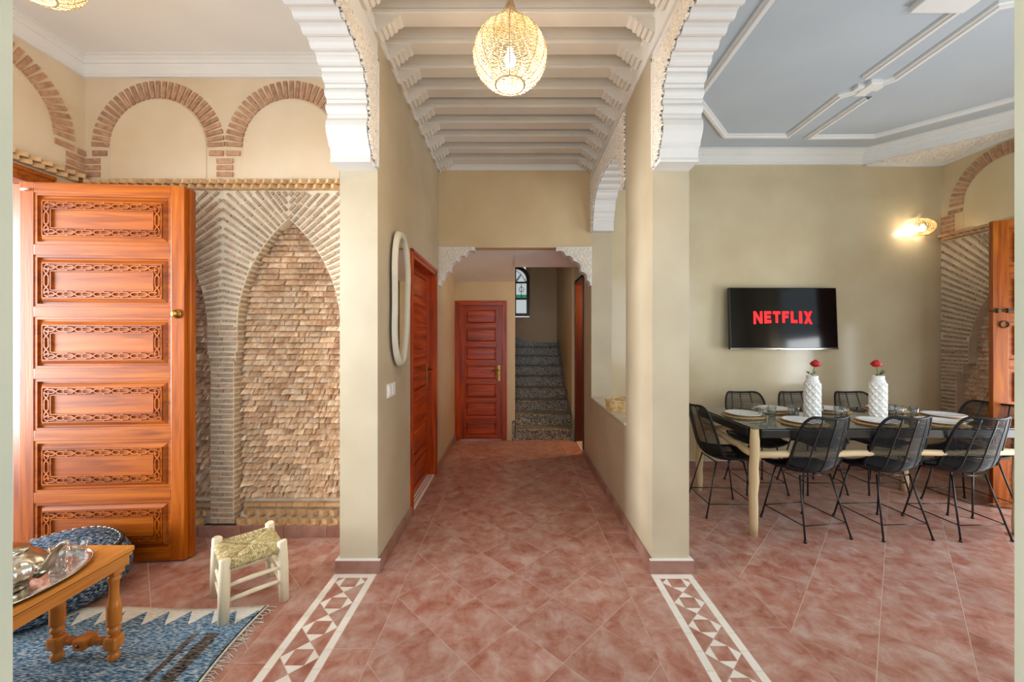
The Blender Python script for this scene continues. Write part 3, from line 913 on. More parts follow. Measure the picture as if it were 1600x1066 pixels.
# slightly recessed fields read as plaster discs inside the arches
def lunette(F, uc, zc, r, zbot):
    pts = [(uc + r * math.cos(PI * k / 24), zc + r * math.sin(PI * k / 24)) for k in range(25)]
    pts = pts + [(uc - r + .0, zc - .05), (uc - r + .0, zbot), (uc + r, zbot), (uc + r, zc - .05)]
    m = MB().prism(pts, lambda p, q, d: tuple(F @ Vector((p, q, d))), -.01, .006)
    return m
for uc in (-2.785, -1.745):
    lunette(FS, uc, 3.035, .375, 2.79).build('plaster_lunette', PLASTER_S, ba, .003)

# ---- dining room brick facade (side wall)
FD = frame((0, 1, 0), (-1, 0, 0), (DX, 0, 0))
apD, hwD, rD, zsD = 3.90, .405, 1.15, 1.38
out_d = niche_outline(apD, hwD, rD, zsD, 1.14, 1.26, .06, .085)
dp = [(3.36, 2.72), (3.36, .085)] + [(max(a, 3.36), b) for a, b in out_d] + [(YW, .085), (YW, 2.72)]
dp2 = []
for p in dp:
    if not dp2 or (abs(p[0] - dp2[-1][0]) + abs(p[1] - dp2[-1][1]) > 1e-4): dp2.append(p)
fd = MB().prism(dp2, lambda p, q, d: (d, p, q), DX, DX + .128).build('wall_dining_brick_front', MORTAR)
struct(fd, 'pale mortared brick front with pointed niche in the dining room corner')
z = .12
while z < 1.38:
    wj = (apD + hwD + (.12 if z < 1.14 else .06 if z < 1.26 else 0))
    run_bricks(FD, fd, (wj + .006, z), (1, 0), YW - wj - .01, .024, L0=.13)
    z += .045
half_arch(FD, fd, apD, 1, hwD, rD, zsD, YW - apD, 2.70, pitch=.046, h=.023)
half_arch(FD, fd, apD, -1, hwD, rD, zsD, .4, 2.70, pitch=.046, h=.023)
nd = boxes('wall_dining_niche', MORTAR, [(DX + .118, DX + .13, 3.37, YW, .085, 2.5)])
struct(nd, 'chipped brick back of the dining room niche')
FND = frame((0, 1, 0), (-1, 0, 0), (DX + .118, 0, 0))
rough_fill(FND, nd, out_d, 3.75, 4.45, .3, 2.3, .0, rowh=.05, L0=.14, dep=.03)
bd = empty('trim_dining_band', (0, 0, 0)); struct(bd, 'zigzag brick band under the dining room arch')
dentil(FD, bd, 3.4, YW - .02, 2.715, .02)
bda = empty('trim_dining_blind_arch', (0, 0, 0)); struct(bda, 'blind brick arch above the dining room niche')
blind_arch(FD, bda, 3.97, 3.06, n=27)
put(FD, bda, VOUS, 3.97 + .46, 3.01, 0, 0, .14, .04, .02)
for q in range(4): put(FD, bda, VOUS, 4.505, 2.96 - .055 * q, 0, 0, .13, .036, .02)
lunette(FD, 3.97, 3.06, .372, 2.79).build('plaster_lunette', PLASTER_D, bda, .003)

# ---- cornices
def cornice(name, path, mat, h, pr, ztop, label, inward):
    """stepped cornice swept along a plan polyline; inward = +1/-1 side"""
    prof = [(0, -h), (pr * .22, -h), (pr * .22, -h * .9), (pr * .3, -h * .86), (pr * .34, -h * .62), (pr * .5, -h * .46), (pr * .52, -h * .40), (pr * .62, -h * .38), (pr * .66, -h * .24), (pr * .82, -h * .16), (pr * .84, -h * .1), (pr, -h * .08), (pr, .02), (0, .02)]
    P = [Vector(p) for p in path]; m = MB(); n = len(prof); vs_ = []
    for i, p in enumerate(P):
        d0 = (P[i] - P[i - 1]).normalized() if i else (P[1] - P[0]).normalized()
        d1 = (P[i + 1] - P[i]).normalized() if i < len(P) - 1 else d0
        n0 = Vector((-d0.y, d0.x)) * inward; n1 = Vector((-d1.y, d1.x)) * inward
        b_ = (n0 + n1); b_ = b_ / max(b_.dot(n0), 1e-3) if b_.length > 1e-6 else n0
        for a, zz in prof: vs_.append((p.x + b_.x * a, p.y + b_.y * a, ztop + zz))
    fs_ = [(i * n + k, i * n + (k + 1) % n, (i + 1) * n + (k + 1) % n, (i + 1) * n + k) for i in range(len(P) - 1) for k in range(n)]
    m.add(vs_, fs_); m.add(vs_[:n], [tuple(range(n))]); m.add(vs_[-n:], [tuple(range(n))])
    return struct(m.build(name, mat), label)
cornice('trim_3', [(SX, YF1), (SX, SY), (XLo, SY)], WHITE, .125, .11, 3.70, 'white stepped cornice around the sitting room ceiling', -1)
cornice('trim_4', [(XRo, YF1), (XRo, YW), (4.12, YW), (DX, YW - (DX - 4.12)), (DX, YF1)], WHITE, .145, .15, 3.75, 'white stepped cornice with a chamfered corner in the dining room', -1)
tri = MB().prism([(4.13, YW), (DX, YW), (DX, YW - (DX - 4.13))], XY, 3.635, 3.66).build('trim_corner_panel', WHITE)
struct(tri, 'carved triangular gypsum soffit in the dining room corner')
f = lambda p, q, d: (p, q, d)
arabesque('carved_panel', [(4.20, YW - .03), (DX - .03, YW - .03), (DX - .03, YW - (DX - 4.20))], f, 3.634, -.012, tri, cell=.07, step=.006)
boxes('edge_moulding', WHITE, [(4.16, DX, YW - .03, YW, 3.59, 3.636), (DX - .03, DX, YW - .92, YW, 3.59, 3.636)], tri, .006)

# ---- dining ceiling mouldings
def on_ceil(px, py, z=3.745):
    h = z - 1.55
    return ((px - 805) * h / (528 - py), h * 600 / (528 - py))
def ridge(name, pts, parent, closed=False):
    m = MB(); P = [Vector(p) for p in pts]; prof = [(-.034, 0), (-.032, -.02), (-.016, -.022), (-.012, -.036), (.012, -.036), (.016, -.022), (.032, -.02), (.034, 0)]
    n = len(prof); vs_ = []; N = len(P)
    for i, p in enumerate(P):
        d0 = (P[i] - P[i - 1]).normalized() if (i or closed) else (P[1] - P[0]).normalized()
        d1 = (P[(i + 1) % N] - P[i]).normalized() if (i < N - 1 or closed) else d0
        n0 = Vector((-d0.y, d0.x)); n1 = Vector((-d1.y, d1.x)); b_ = n0 + n1; b_ = b_ / max(b_.dot(n0), .35)
        for a, zz in prof: vs_.append((p.x + b_.x * a, p.y + b_.y * a, 3.752 + zz))
    m.add(vs_, [(i * n + k, i * n + k + 1, ((i + 1) % N) * n + k + 1, ((i + 1) % N) * n + k) for i in range(N if closed else N - 1) for k in range(n - 1)])
    return m.build(name, WHITE, parent)
cm = empty('trim_ceiling_mouldings', (0, 0, 0)); struct(cm, 'raised interlaced strap mouldings on the dining room ceiling')
# two interlaced frames, laid out in plan from the knot between them
A = [on_ceil(*p) for p in ((1089, 154), (1132.8, 211.8), (1230.8, 211.8), (1313, 148.8), (1356.8, 136.5))]
A = [(A[0][0], 1.35)] + [(A[0][0], A[0][1])] + A[1:]
ridge('moulding', A[1:], cm)
ridge('moulding', [(1.62, 1.0), on_ceil(1089, 154)], cm)
ridge('moulding', [on_ceil(1353, 119), on_ceil(1512.5, 3.5), (on_ceil(1512.5, 3.5)[0], 1.2)], cm)
ridge('moulding', [on_ceil(1356.8, 150.5), on_ceil(1264, 213.5), on_ceil(1365.5, 212.5), on_ceil(1582.5, 154), (4.75, 3.0), (4.75, 1.2)], cm)
ridge('moulding', [on_ceil(1362, 134.8), on_ceil(1400.5, 120.8), on_ceil(1561.5, 7), (on_ceil(1561.5, 7)[0] + .25, 2.45)], cm)
kx, ky = on_ceil(1356, 135)
kn = MB().box(kx - .05, kx + .05, ky - .09, ky + .09, 3.71, 3.752); kn.box(kx - .11, kx + .11, ky - .03, ky + .03, 3.718, 3.752)
kn.build('knot', WHITE, cm, .008)
px_, py_ = on_ceil(1470, 5)
boxes('corner_block', WHITE, [(px_ - .18, px_ + .18, py_ - .12, py_ + .03, 3.70, 3.752)], cm, .01)

# ---- baseboards
def baseboard(name, p0, p1, nrm, label, h=.085, t=.022, phase=.1, ledge=True):
    p0 = Vector(p0); p1 = Vector(p1); dv = (p1 - p0); L = dv.length; dv.normalize(); nv = Vector(nrm)
    root = empty(name, (p0.x, p0.y, 0)); struct(root, label)
    s = -phase
    while s < L - .005:
        a, b = max(s, 0), min(s + .331, L)
        if b - a > .008:
            q = [dv * a, dv * b, dv * b + nv * t, dv * a + nv * t]
            MB().prism([(v.x, v.y) for v in q], XY, .0, h).build('skirting_tile', TILE_B, root, .002, 1)
        s += .333
    if ledge:
        q = [dv * -.0, dv * L, dv * L + nv * (t - .003), nv * (t - .003)]
        MB().prism([(v.x, v.y) for v in q], XY, h, h + .006).build('top_fillet', WHITE, root)
    return root
baseboard('baseboard_left_pillar', (XLo - .022, YP), (XL + .022, YP), (0, -1), 'terracotta skirting at the front of the pillar beside the stool', phase=0)
baseboard('baseboard_corridor_left', (XL, YP), (XL, 3.33), (1, 0), 'terracotta skirting along the mirror wall', ledge=False)
baseboard('baseboard_hall_left', (XL, 4.40), (XL, YD), (1, 0), 'terracotta skirting along the hall end past the door', ledge=False)
baseboard('baseboard_right_pillar', (XR - .022, YP), (XRo + .022, YP), (0, -1), 'terracotta skirting at the front of the pillar beside the dining chairs', phase=0)
baseboard('baseboard_corridor_right', (XR, YP), (XR, 5.04), (-1, 0), 'terracotta skirting along the hatch wall', ledge=False)
baseboard('baseboard_television_wall', (XRo, YW), (DX, YW), (0, -1), 'terracotta skirting under the television wall')
baseboard('baseboard_sitting_back', (SX, SY), (XLo, SY), (0, -1), 'terracotta skirting under the brick niches', ledge=False)
baseboard('baseboard_pillar_side_left', (XLo, YP), (XLo, SY), (-1, 0), 'terracotta skirting on the sitting room side of the pillar')
baseboard('baseboard_pillar_side_right', (XRo, YP), (XRo, YW), (1, 0), 'terracotta skirting on the dining room side of the pillar')

# ------------------------------------------------------------------ doors, window, stairs
def panel_door(root, w, h, n, t, mats, rail=.07, stile=.09, carved=False, toprail=None, recess=.014):
    """leaf in local x 0..w, z 0..h, front at y=-t/2; parts: stiles, rails, raised panels"""
    mx_, mz_ = mats
    boxes('stile', mz_, [(0, stile, -t / 2, t / 2, 0, h)], root, .003)
    boxes('stile', mz_, [(w - stile, w, -t / 2, t / 2, 0, h)], root, .003)
    ph = (h - rail * (n + 1)) / n
    rail_me = MB().box(stile, w - stile, -t / 2, t / 2, 0, rail).mesh('rail', .003); rail_me.materials.append(mx_)
    pm = MB()
    x0, x1 = stile, w - stile
    def frustum(m, x0, x1, z0, z1, y0, ix, y1):
        m.add([(x0, y0, z0), (x1, y0, z0), (x1, y0, z1), (x0, y0, z1), (x0 + ix, y1, z0 + ix), (x1 - ix, y1, z0 + ix), (x1 - ix, y1, z1 - ix), (x0 + ix, y1, z1 - ix)],
              [(0, 1, 5, 4), (1, 2, 6, 5), (2, 3, 7, 6), (3, 0, 4, 7), (4, 5, 6, 7)])
    f0 = -t / 2
    pm.box(x0, x1, f0 + recess, t / 2 - .004, 0, ph)
    # bolection frame round the field
    b1 = .018 if carved else .009
    for (a, b, c, d) in ((x0, x0 + b1, 0, ph), (x1 - b1, x1, 0, ph), (x0, x1, 0, b1), (x0, x1, ph - b1, ph)):
        pm.box(a, b, f0 + .004, f0 + recess + .002, c, d)
    g = b1 + (.012 if carved else .006)
    frustum(pm, x0 + g, x1 - g, g, ph - g, f0 + recess, min(.022, ph * .14), f0 + .003)
    pan_me = pm.mesh('panel'); pan_me.materials.append(mx_)
    carve_me = None
    if carved:
        cmb = MB()
        gx0, gx1, gz0, gz1 = x0 + g + .028, x1 - g - .028, g + .028, ph - g - .028
        bw = .052; yf, yb_ = f0 - .0065, f0 + .004
        def bar(a, b, w_=.0075):
            a = Vector(a); b = Vector(b); d = (b - a)
            if d.length < 1e-4: return
            d.normalize(); nn = Vector((-d.y, d.x)) * w_ / 2
            q = [a + nn, b + nn, b - nn, a - nn]
            cmb.prism([(v.x, v.y) for v in q], XZ, yf, yb_)
        # outer and inner lines
        for o_ in (0, bw):
            A_, B_, C_, D_ = (gx0 + o_, gz0 + o_), (gx1 - o_, gz0 + o_), (gx1 - o_, gz1 - o_), (gx0 + o_, gz1 - o_)
            for p, q in ((A_, B_), (B_, C_), (C_, D_), (D_, A_)): bar(p, q, .006)
        # strapwork: hexagons joined by crossed straps
        for zc_ in (gz0 + bw / 2, gz1 - bw / 2):
            L_ = gx1 - gx0 - bw; nn_ = 6; st = L_ / nn_; e = bw * .26
            for i in range(nn_):
                xa = gx0 + bw / 2 + i * st
                xm = xa + st / 2
                bar((xa, zc_ + e), (xm - .018, zc_ + e)); bar((xa, zc_ - e), (xm - .018, zc_ - e))
                bar((xm - .018, zc_ + e), (xm + .018, zc_ - e)); bar((xm - .018, zc_ - e), (xm + .018, zc_ + e))
                bar((xm + .018, zc_ + e), (xa + st, zc_ + e)); bar((xm + .018, zc_ - e), (xa + st, zc_ - e))
                bar((xa - .012, zc_ + e - .008), (xa + .012, zc_ + e + .010)); bar((xa - .012, zc_ - e + .008), (xa + .012, zc_ - e - .010))
        for xc_ in (gx0 + bw / 2, gx1 - bw / 2):
            L_ = gz1 - gz0 - bw; nn_ = 2; st = L_ / nn_; e = bw * .26
            for i in range(nn_):
                za = gz0 + bw / 2 + i * st; zm = za + st / 2
                bar((xc_ + e, za), (xc_ + e, zm - .016)); bar((xc_ - e, za), (xc_ - e, zm - .016))
                bar((xc_ + e, zm - .016), (xc_ - e, zm + .016)); bar((xc_ - e, zm - .016), (xc_ + e, zm + .016))
                bar((xc_ + e, zm + .016), (xc_ + e, za + st)); bar((xc_ - e, zm + .016), (xc_ - e, za + st))
        carve_me = cmb.mesh('carving'); carve_me.materials.append(mx_)
    for i in range(n + 1):
        link('rail', rail_me, None, root, (0, 0, i * (ph + rail)))
    for i in range(n):
        p = link('panel', pan_me, None, root, (0, 0, rail + i * (ph + rail)))
        if carved: link('carving', carve_me, None, p)

# carved cedar door standing open in the sitting room
hx, hy = SX + .03, 2.60
d1 = empty('door_1', (hx, hy, .015), math.atan2(.075, 1.04))
struct(d1, 'tall carved cedar door standing open in front of the brick niches')
panel_door(d1, 1.045, 2.585, 6, .045, (CEDAR_X, CEDAR_Z), rail=.07, stile=.088, carved=True, recess=.018)
boxes('rebate_strip', CEDAR_Z, [(1.035, 1.065, .012, .055, 0, 2.575)], d1, .003)
kb = MB().lathe([(.0, 0), (.03, 0), (.032, .006), (.026, .012), (.02, .014), (.018, .024), (.022, .03), (.014, .034), (0, .034)], 20).build('lock_rose', BRASS, d1)
kb.rotation_euler = (R(90), 0, 0); kb.location = (1.0, -.0225, 1.70)
bl = MB().tube([(.0, 0, 0), (.04, 0, .004)], .008, 8).build('rubber_stop', WHITE_PL, d1); bl.location = (.02, -.03, 2.53)
# its frame on the side wall
df = empty('trim_door_frame', (SX, 2.7, 0)); struct(df, 'dark cedar door frame on the sitting room side wall')
boxes('jamb', CEDAR_Z, [(-.12, .02, -.04, .09, 0, 2.62)], df, .004)
boxes('jamb', CEDAR_Z, [(-.12, .02, -1.2, -1.12, 0, 2.62)], df, .004)
boxes('head', CEDAR_X, [(-.12, .02, -1.2, .09, 2.62, 2.715), (-.12, .032, -1.2, .09, 2.685, 2.715)], df, .004)

def frame_y(name, x, y0, y1, h, w, mats, depth, side, label):
    """door casing on a wall at x facing side (+1/-1)"""
    root = empty(name, (x, (y0 + y1) / 2, 0)); struct(root, label)
    c = (y1 - y0) / 2
    a, b = sorted((-side * depth, side * .012))
    boxes('jamb', mats[1], [(a, b, -c, -c + w, 0, h), (a, b + .008, -c, -c + w * .45, 0, h)], root, .003)
    boxes('jamb', mats[1], [(a, b, c - w, c, 0, h), (a, b + .008, c - w * .45, c, 0, h)], root, .003)
    boxes('head', mats[0], [(a, b, -c, c, h - w, h), (a, b + .008, -c, c, h - w * .45, h)], root, .003)
    return root
def lever_handle(root, x, y, z, sgn, mat=BRASS, long=.24):
    h = MB().box(-.02, .02, -.006, 0, -long / 2, long / 2).build('handle_plate', mat, root, .005); h.location = (x, y, z)
    lv = MB().tube([(0, 0, 0), (0, -.045, 0), (sgn * .02, -.052, 0), (sgn * .11, -.05, -.004)], .009, 8).build('lever', mat, h)
    lv.location = (0, -.004, .045)
    return h
# red door in the mirror wall
frame_y('trim_red_door', XL, 3.33, 4.40, 2.33, .075, (RED_Y, RED_Z), .1, 1, 'red wood door casing in the mirror wall')
d2 = empty('door_2', (XL - .085, 3.40, .03), R(90)); struct(d2, 'red panelled wooden door in the mirror wall')
panel_door(d2, .93, 2.225, 7, .04, (RED_X, RED_Z), rail=.056, stile=.095)
lever_handle(d2, .855, -.02, 1.12, -1)
th = boxes('threshold', TILE_W, [(XL - .1, XL + .0, 3.40, 4.33, 0, .012)]); struct(th, 'mosaic threshold under the red door in the mirror wall')
mos = MB().box(-.007, .007, -.007, .007, 0, .003).mesh('mosaic_piece'); mos.materials.append(RED_Y)
for i in range(26):
    for j in range(2):
        o = link('mosaic_piece', mos, None, th, (XL - .025 - .028 * j, 3.42 + .035 * i + (.017 if j else 0), .0115)); o.rotation_euler = (0, 0, R(45))
# red door at the end of the hall
fe = empty('trim_end_door', (-.515, YD, 0)); struct(fe, 'red wood casing of the end door')
boxes('jamb', RED_Z, [(-.395, -.325, -.025, .1, 0, 2.11), (-.395, -.37, -.035, .0, 0, 2.11)], fe, .003)
boxes('jamb', RED_Z, [(.32, .39, -.025, .1, 0, 2.11), (.365, .39, -.035, .0, 0, 2.11)], fe, .003)
boxes('head', RED_X, [(-.325, .32, -.025, .1, 2.035, 2.11), (-.37, .365, -.034, .0, 2.085, 2.11)], fe, .003)
d3 = empty('door_3', (-.84, YD + .03, .012)); struct(d3, 'red panelled wooden door at the end of the hall')
panel_door(d3, .645, 2.028, 7, .04, (RED_X, RED_Z), rail=.054, stile=.085)
lever_handle(d3, .595, -.02, 1.0, -1)
# dark door beside the stairs
frame_y('trim_side_door', XR, 5.06, 5.78, 2.40, .065, (DARK_Z, DARK_Z), .12, -1, 'dark wood door casing beside the stairs')
d4 = empty('door_4', (XR + .22, 5.72, .012), R(-8)); struct(d4, 'dark red door ajar beside the stairs')
panel_door(d4, .58, 2.30, 6, .04, (RED_X, RED_Z), rail=.078, stile=.09)
sl_ = bpy.data.lights.new('side_room_lamp', 'POINT'); sl_.energy = 30; sl_.color = (1, .68, .36); sl_.shadow_soft_size = .08
slo = bpy.data.objects.new('side_room_lamp', sl_); C.objects.link(slo); slo.location = (1.5, 5.3, 2.2)
wall('wall_side_room', [(1.9, 2.0, 4.79, 6.6, 0, 2.6), (XRo, 2.0, 6.5, 6.6, 0, 2.6), (XRo, 2.0, 4.79, 6.6, 2.6, 2.7)], PLASTER_O, 'plaster of the small room behind the door beside the stairs')
th2 = boxes('threshold', TILE_W, [(XR, XRo, 5.13, 5.71, 0, .012)]); struct(th2, 'mosaic threshold beside the stairs')
for i in range(12):
    for j in range(4):
        o = link('mosaic_piece', mos, None, th2, (XR + .03 + .03 * j, 5.16 + .045 * i, .0115)); o.rotation_euler = (0, 0, R(45))
# dining room door leaf standing open
d5 = empty('door_5', (4.36, 3.52, .015), math.atan2(-.2, .69)); struct(d5, 'cedar door leaf standing open at the dining room niche')
boxes('stile', CEDAR_Z, [(0, .11, -.0225, .0225, 0, 2.60)], d5, .003)
boxes('stile', CEDAR_Z, [(.58, .69, -.0225, .0225, 0, 2.60)], d5, .003)
rl = MB().box(.11, .58, -.0225, .0225, 0, .075).mesh('rail', .003); rl.materials.append(CEDAR_X)
pl = MB().box(.11, .58, -.006, .01, 0, .345).box(.15, .54, -.018, .01, .04, .305).mesh('panel', .004); pl.materials.append(CEDAR_X)
for i in range(7): link('rail', rl, None, d5, (0, 0, i * .4208))
for i in range(6): link('panel', pl, None, d5, (0, 0, .075 + i * .4208))
bo = MB().tube([(-.03, -.032, 0), (.26, -.032, 0)], .008, 8).build('bolt', IRON, d5); bo.location = (0, 0, 1.78)
for xx in (.03, .1, .22): boxes('bolt_keeper', IRON, [(xx - .012, xx + .012, -.046, -.02, 1.76, 1.80)], d5, .004)
rg = MB().tube([(.03 * math.cos(a), -.03, .03 * math.sin(a)) for a in [2 * PI * k / 20 for k in range(20)]], .006, 6, closed=True).build('lock_ring', IRON, d5); rg.location = (.075, 0, 1.655)

# ---- stairs
st = empty('floor_stairs', (.43, YD, 0)); struct(st, 'speckled granite stairs rising beside the end door')
for k in range(8):
    yy = .28 * k; zt = .17 * (k + 1)
    w0, w1 = -.425, .44
    boxes('riser', TERRAZZO, [(w0, w1, yy, yy + .3, zt - .17, zt - .028)], st)
    boxes('tread', TERRAZZO, [(w0, w1, yy - .025, yy + .3, zt - .028, zt)], st, .006)
boxes('string_skirting', TERRAZZO, [(-.475, -.43, -.02, .0, 0, .30)], st, .003)
sk = MB().prism([(0, .17), (0, .3), (1.95, 1.5), (1.95, 1.2)], YZ, .425, .443); sk.build('wall_skirting', TERRAZZO, st)
boxes('landing', TERRAZZO, [(-.425, .44, 1.95, 2.2, 1.2, 1.36)], st)
sk2 = MB().prism([(-.42, 1.36), (.44, 1.36), (.44, 1.45), (-.1, 1.45), (-.25, 1.52), (-.42, 1.56)], XZ, 2.165, 2.188); sk2.build('wall_skirting', TERRAZZO, st)

# ---- stair window
wn = empty('window_1', (0, 8.0, 2.0)); struct(wn, 'dark arched window with coloured panes at the stairs')
def arch_poly(w, h, n=14):
    return [(-w, 0), (w, 0), (w, h - w)] + [(w * math.cos(PI * k / n), h - w + w * math.sin(PI * k / n)) for k in range(1, n)] + [(-w, h - w)]
op = arch_poly(.30, 1.06); ip = arch_poly(.235, .98)
ip = [(a, b + .06 if b < .01 else b) for a, b in ip]
m = MB(); n = len(op)
vs_ = [(a, -.03, b) for a, b in op] + [(a, -.03, b) for a, b in ip] + [(a, .05, b) for a, b in op] + [(a, .05, b) for a, b in ip]
for i in range(n):
    j = (i + 1) % n
    m.add(vs_, [(i, j, n + j, n + i), (2 * n + i, 3 * n + i, 3 * n + j, 2 * n + j), (i, 2 * n + i, 2 * n + j, j), (n + i, n + j, 3 * n + j, 3 * n + i)])
m.build('window_frame', DARK_Z, wn)
boxes('spandrel_fill', PLASTER_O, [(-.3, -.22, .05, .1, .76, 1.06), (.22, .3, .05, .1, .76, 1.06)], wn)
boxes('mullion', DARK_Z, [(-.02, .02, -.02, .04, .06, .98)], wn, .003)
for zz in (.36, .70): boxes('transom', DARK_Z, [(-.235, .235, -.02, .04, zz - .018, zz + .018)], wn, .003)
for a, b in ((-.235, -.02), (.02, .235)):
    boxes('pane', SKYPANE, [(a, b, .015, .02, .06, .342)], wn)
    boxes('pane', GREENPANE, [(a, b, .015, .02, .378, .45)], wn)
    boxes('pane', SKYPANE, [(a, b, .015, .02, .45, .682)], wn)
top = MB().prism([(-.235, .718)] + [(.235, .718), (.235, .745)] + [(.235 * math.cos(PI * k / 12), .745 + .235 * math.sin(PI * k / 12)) for k in range(1, 12)] + [(-.235, .745)], XZ, .015, .02)
top.build('pane', SKYPANE, wn)
gr = MB()
for sx in (-1, 1):
    cx = sx * .128
    gr.tube([(cx, .005, .39), (cx, .005, .67)], .007, 6)
    gr.tube([(cx + .05 * math.cos(a), .005, .56 + .05 * math.sin(a)) for a in [2 * PI * k / 16 for k in range(16)]], .006, 6, closed=True)
    gr.tube([(cx - .1, .005, .72), (cx, .005, .86), (cx + .1, .005, .72)], .009, 6)
gr.tube([(0, .005, .72), (.12, .005, .88), (0, .005, .96), (-.12, .005, .88), (0, .005, .72)], .009, 6)
gr.build('iron_grille', BLACK_METAL, wn)

# ------------------------------------------------------------------ wall things
# mirror
mr = empty('wall_mirror', (XL + .022, 2.95, 1.86), R(90)); tag(mr, 'tall wavy mirror in a putty coloured frame on the corridor wall', 'mirror')
def wavy(k, s=0):
    a = 2 * PI * k / 64
    rx = .2 + .018 * math.sin(2 * a + .6) + .012 * math.sin(3 * a + 1.0) - s; rz = .515 + .012 * math.sin(3 * a) - s
    e = 2.6
    ca, sa = math.cos(a), math.sin(a)
    pinch = 1 - .10 * math.exp(-((sa + .05) / .28) ** 2)
    return (rx * pinch * math.copysign(abs(ca) ** (2 / e), ca), rz * math.copysign(abs(sa) ** (2 / e), sa))
m = MB(); o_ = [wavy(k) for k in range(64)]; mid = [wavy(k, .03) for k in range(64)]; i_ = [wavy(k, .062) for k in range(64)]; n = 64
vs_ = [(a, 0, b) for a, b in o_] + [(a, -.028, b) for a, b in [wavy(k, .008) for k in range(64)]] + [(a, -.036, b) for a, b in mid] + [(a, -.026, b) for a, b in i_] + [(a, -.008, b) for a, b in i_]
m.add(vs_, [(r_ * n + i, r_ * n + (i + 1) % n, (r_ + 1) * n + (i + 1) % n, (r_ + 1) * n + i) for r_ in range(4) for i in range(n)], True)
m.build('frame', FRAMEW, mr)
boxes('hanger', BLACK_METAL, [(-.06, .06, -.004, .022, .18, .22)], mr)
boxes('hanger', BLACK_METAL, [(-.06, .06, -.004, .022, -.22, -.18)], mr)
MB().prism([wavy(k, .055) for k in range(64)], XZ, -.014, -.006).build('mirror_glass', MIRROR, mr)
# switch
sw = empty('light_switch', (XL, 2.80, 1.17), R(90)); tag(sw, 'white light switch below the wavy mirror', 'switch')
boxes('plate', WHITE_PL, [(-.085, .085, -.011, .0, -.05, .05)], sw, .004)
for a in (-.038, .038): boxes('rocker', WHITE_PL, [(a - .032, a + .032, -.016, -.008, -.034, .034)], sw, .003)
# television
tv = empty('television', (3.125, YW - .10, 1.775)); tag(tv, 'flat television with red lettering on the dining room wall', 'television')
tv.rotation_euler = (R(-2.5), 0, R(1.0))
boxes('casing', BLACK_METAL, [(-.632, .632, -.012, .035, -.36, .36)], tv, .005)
scn = boxes('screen', SCREEN, [(-.622, .622, -.0145, -.011, -.338, .350)], tv)
boxes('bottom_bezel', CHROME, [(-.632, .632, -.016, .0, -.362, -.345)], tv, .002)
boxes('mount', BLACK_METAL, [(-.15, .15, .03, .088, -.12, .12)], tv)
boxes('sensor', BLACK_METAL, [(-.085, -.06, -.012, .0, -.37, -.36)], tv)
def letter_quads():
    S = .135; T = .033      # height, stroke
    L = {}
    bar = lambda x0, z0, x1, z1: [(x0, z0), (x1, z0), (x1, z1), (x0, z1)]
    L['N'] = (.105, [bar(0, 0, T * .85, S), bar(.105 - T * .85, 0, .105, S), [(0, S), (T * .9, S), (.105, 0), (.105 - T * .9, 0)]])
    L['E'] = (.082, [bar(0, 0, T * .9, S), bar(T * .9, 0, .082, .034), bar(T * .9, S - .034, .082, S), bar(T * .9, S / 2 - .015, .076, S / 2 + .017)])
    L['T'] = (.088, [bar(0, S - .034, .088, S), bar(.044 - T * .45, 0, .044 + T * .45, S - .034)])
    L['F'] = (.080, [bar(0, 0, T * .9, S), bar(T * .9, S - .034, .080, S), bar(T * .9, S / 2 - .012, .072, S / 2 + .02)])
    L['L'] = (.076, [bar(0, 0, T * .9, S), bar(T * .9, 0, .076, .034)])
    L['I'] = (.036, [bar(0, 0, .036, S)])
    L['X'] = (.100, [[(0, 0), (T, 0), (.100, S), (.100 - T, S)], [(0, S), (T, S), (.100, 0), (.100 - T, 0)]])
    return L
LQ = letter_quads(); x = 0; word = 'NETFLIX'; gap = .021
tot = sum(LQ[c][0] for c in word) + gap * (len(word) - 1)
for c in word:
    w_, qs = LQ[c]; m = MB()
    for qi, q in enumerate(qs):
        pts = []
        for a, b in q:
            gx = (x + a - tot / 2)
            if b < .001: b = -.016 * (1 - 0) * (gx / (tot / 2)) ** 2 * -1 * -1 + .0   # lower edge bows like the logo
            pts.append((gx - .012, b - .078 + .006 + .02))
        m.prism(pts, XZ, -.0165 - .0002 * qi, -.0145)
    m.build('letter', LOGO, scn)
    x += w_ + gap
# wall lamp with openwork shade
wl = empty('wall_lamp', (4.78, YW, 2.85)); tag(wl, 'glowing openwork wire wall lamp in the dining room corner', 'lamp')
MB().lathe([(0, 0), (.05, 0), (.05, .02), (.015, .03), (.012, .1), (0, .1)], 16).build('wall_plate', WHITE_PL, wl).rotation_euler = (R(90), 0, 0)
sd = MB()
for k in range(26):
    a = PI * k / 25
    sd.tube([(.15 * math.cos(a) * math.sin(t), -.02 - .16 * math.sin(a) * math.sin(t), .11 * math.cos(t)) for t in [R(8) + R(150) * q / 9 for q in range(10)]], .0026, 5)
for t in (R(8), R(60), R(110), R(158)):
    sd.tube([(.15 * math.cos(a) * math.sin(t), -.02 - .16 * math.sin(a) * math.sin(t), .11 * math.cos(t)) for a in [PI * q / 16 for q in range(17)]], .003, 5)
sd.build('shade', WILLOW, wl)
MB().lathe([(.0, -.04), (.022, -.034), (.032, -.012), (.03, .01), (.016, .03), (.012, .045), (0, .045)], 16).build('bulb', BULB2, wl, loc=(-.03, -.10, -.02))
pl_ = bpy.data.lights.new('wall_lamp_light', 'POINT'); pl_.energy = 3.5; pl_.color = (1, .86, .62); pl_.shadow_soft_size = .04
po = bpy.data.objects.new('wall_lamp_light', pl_); C.objects.link(po); po.parent = wl; po.location = (-.10, -.10, -.03)

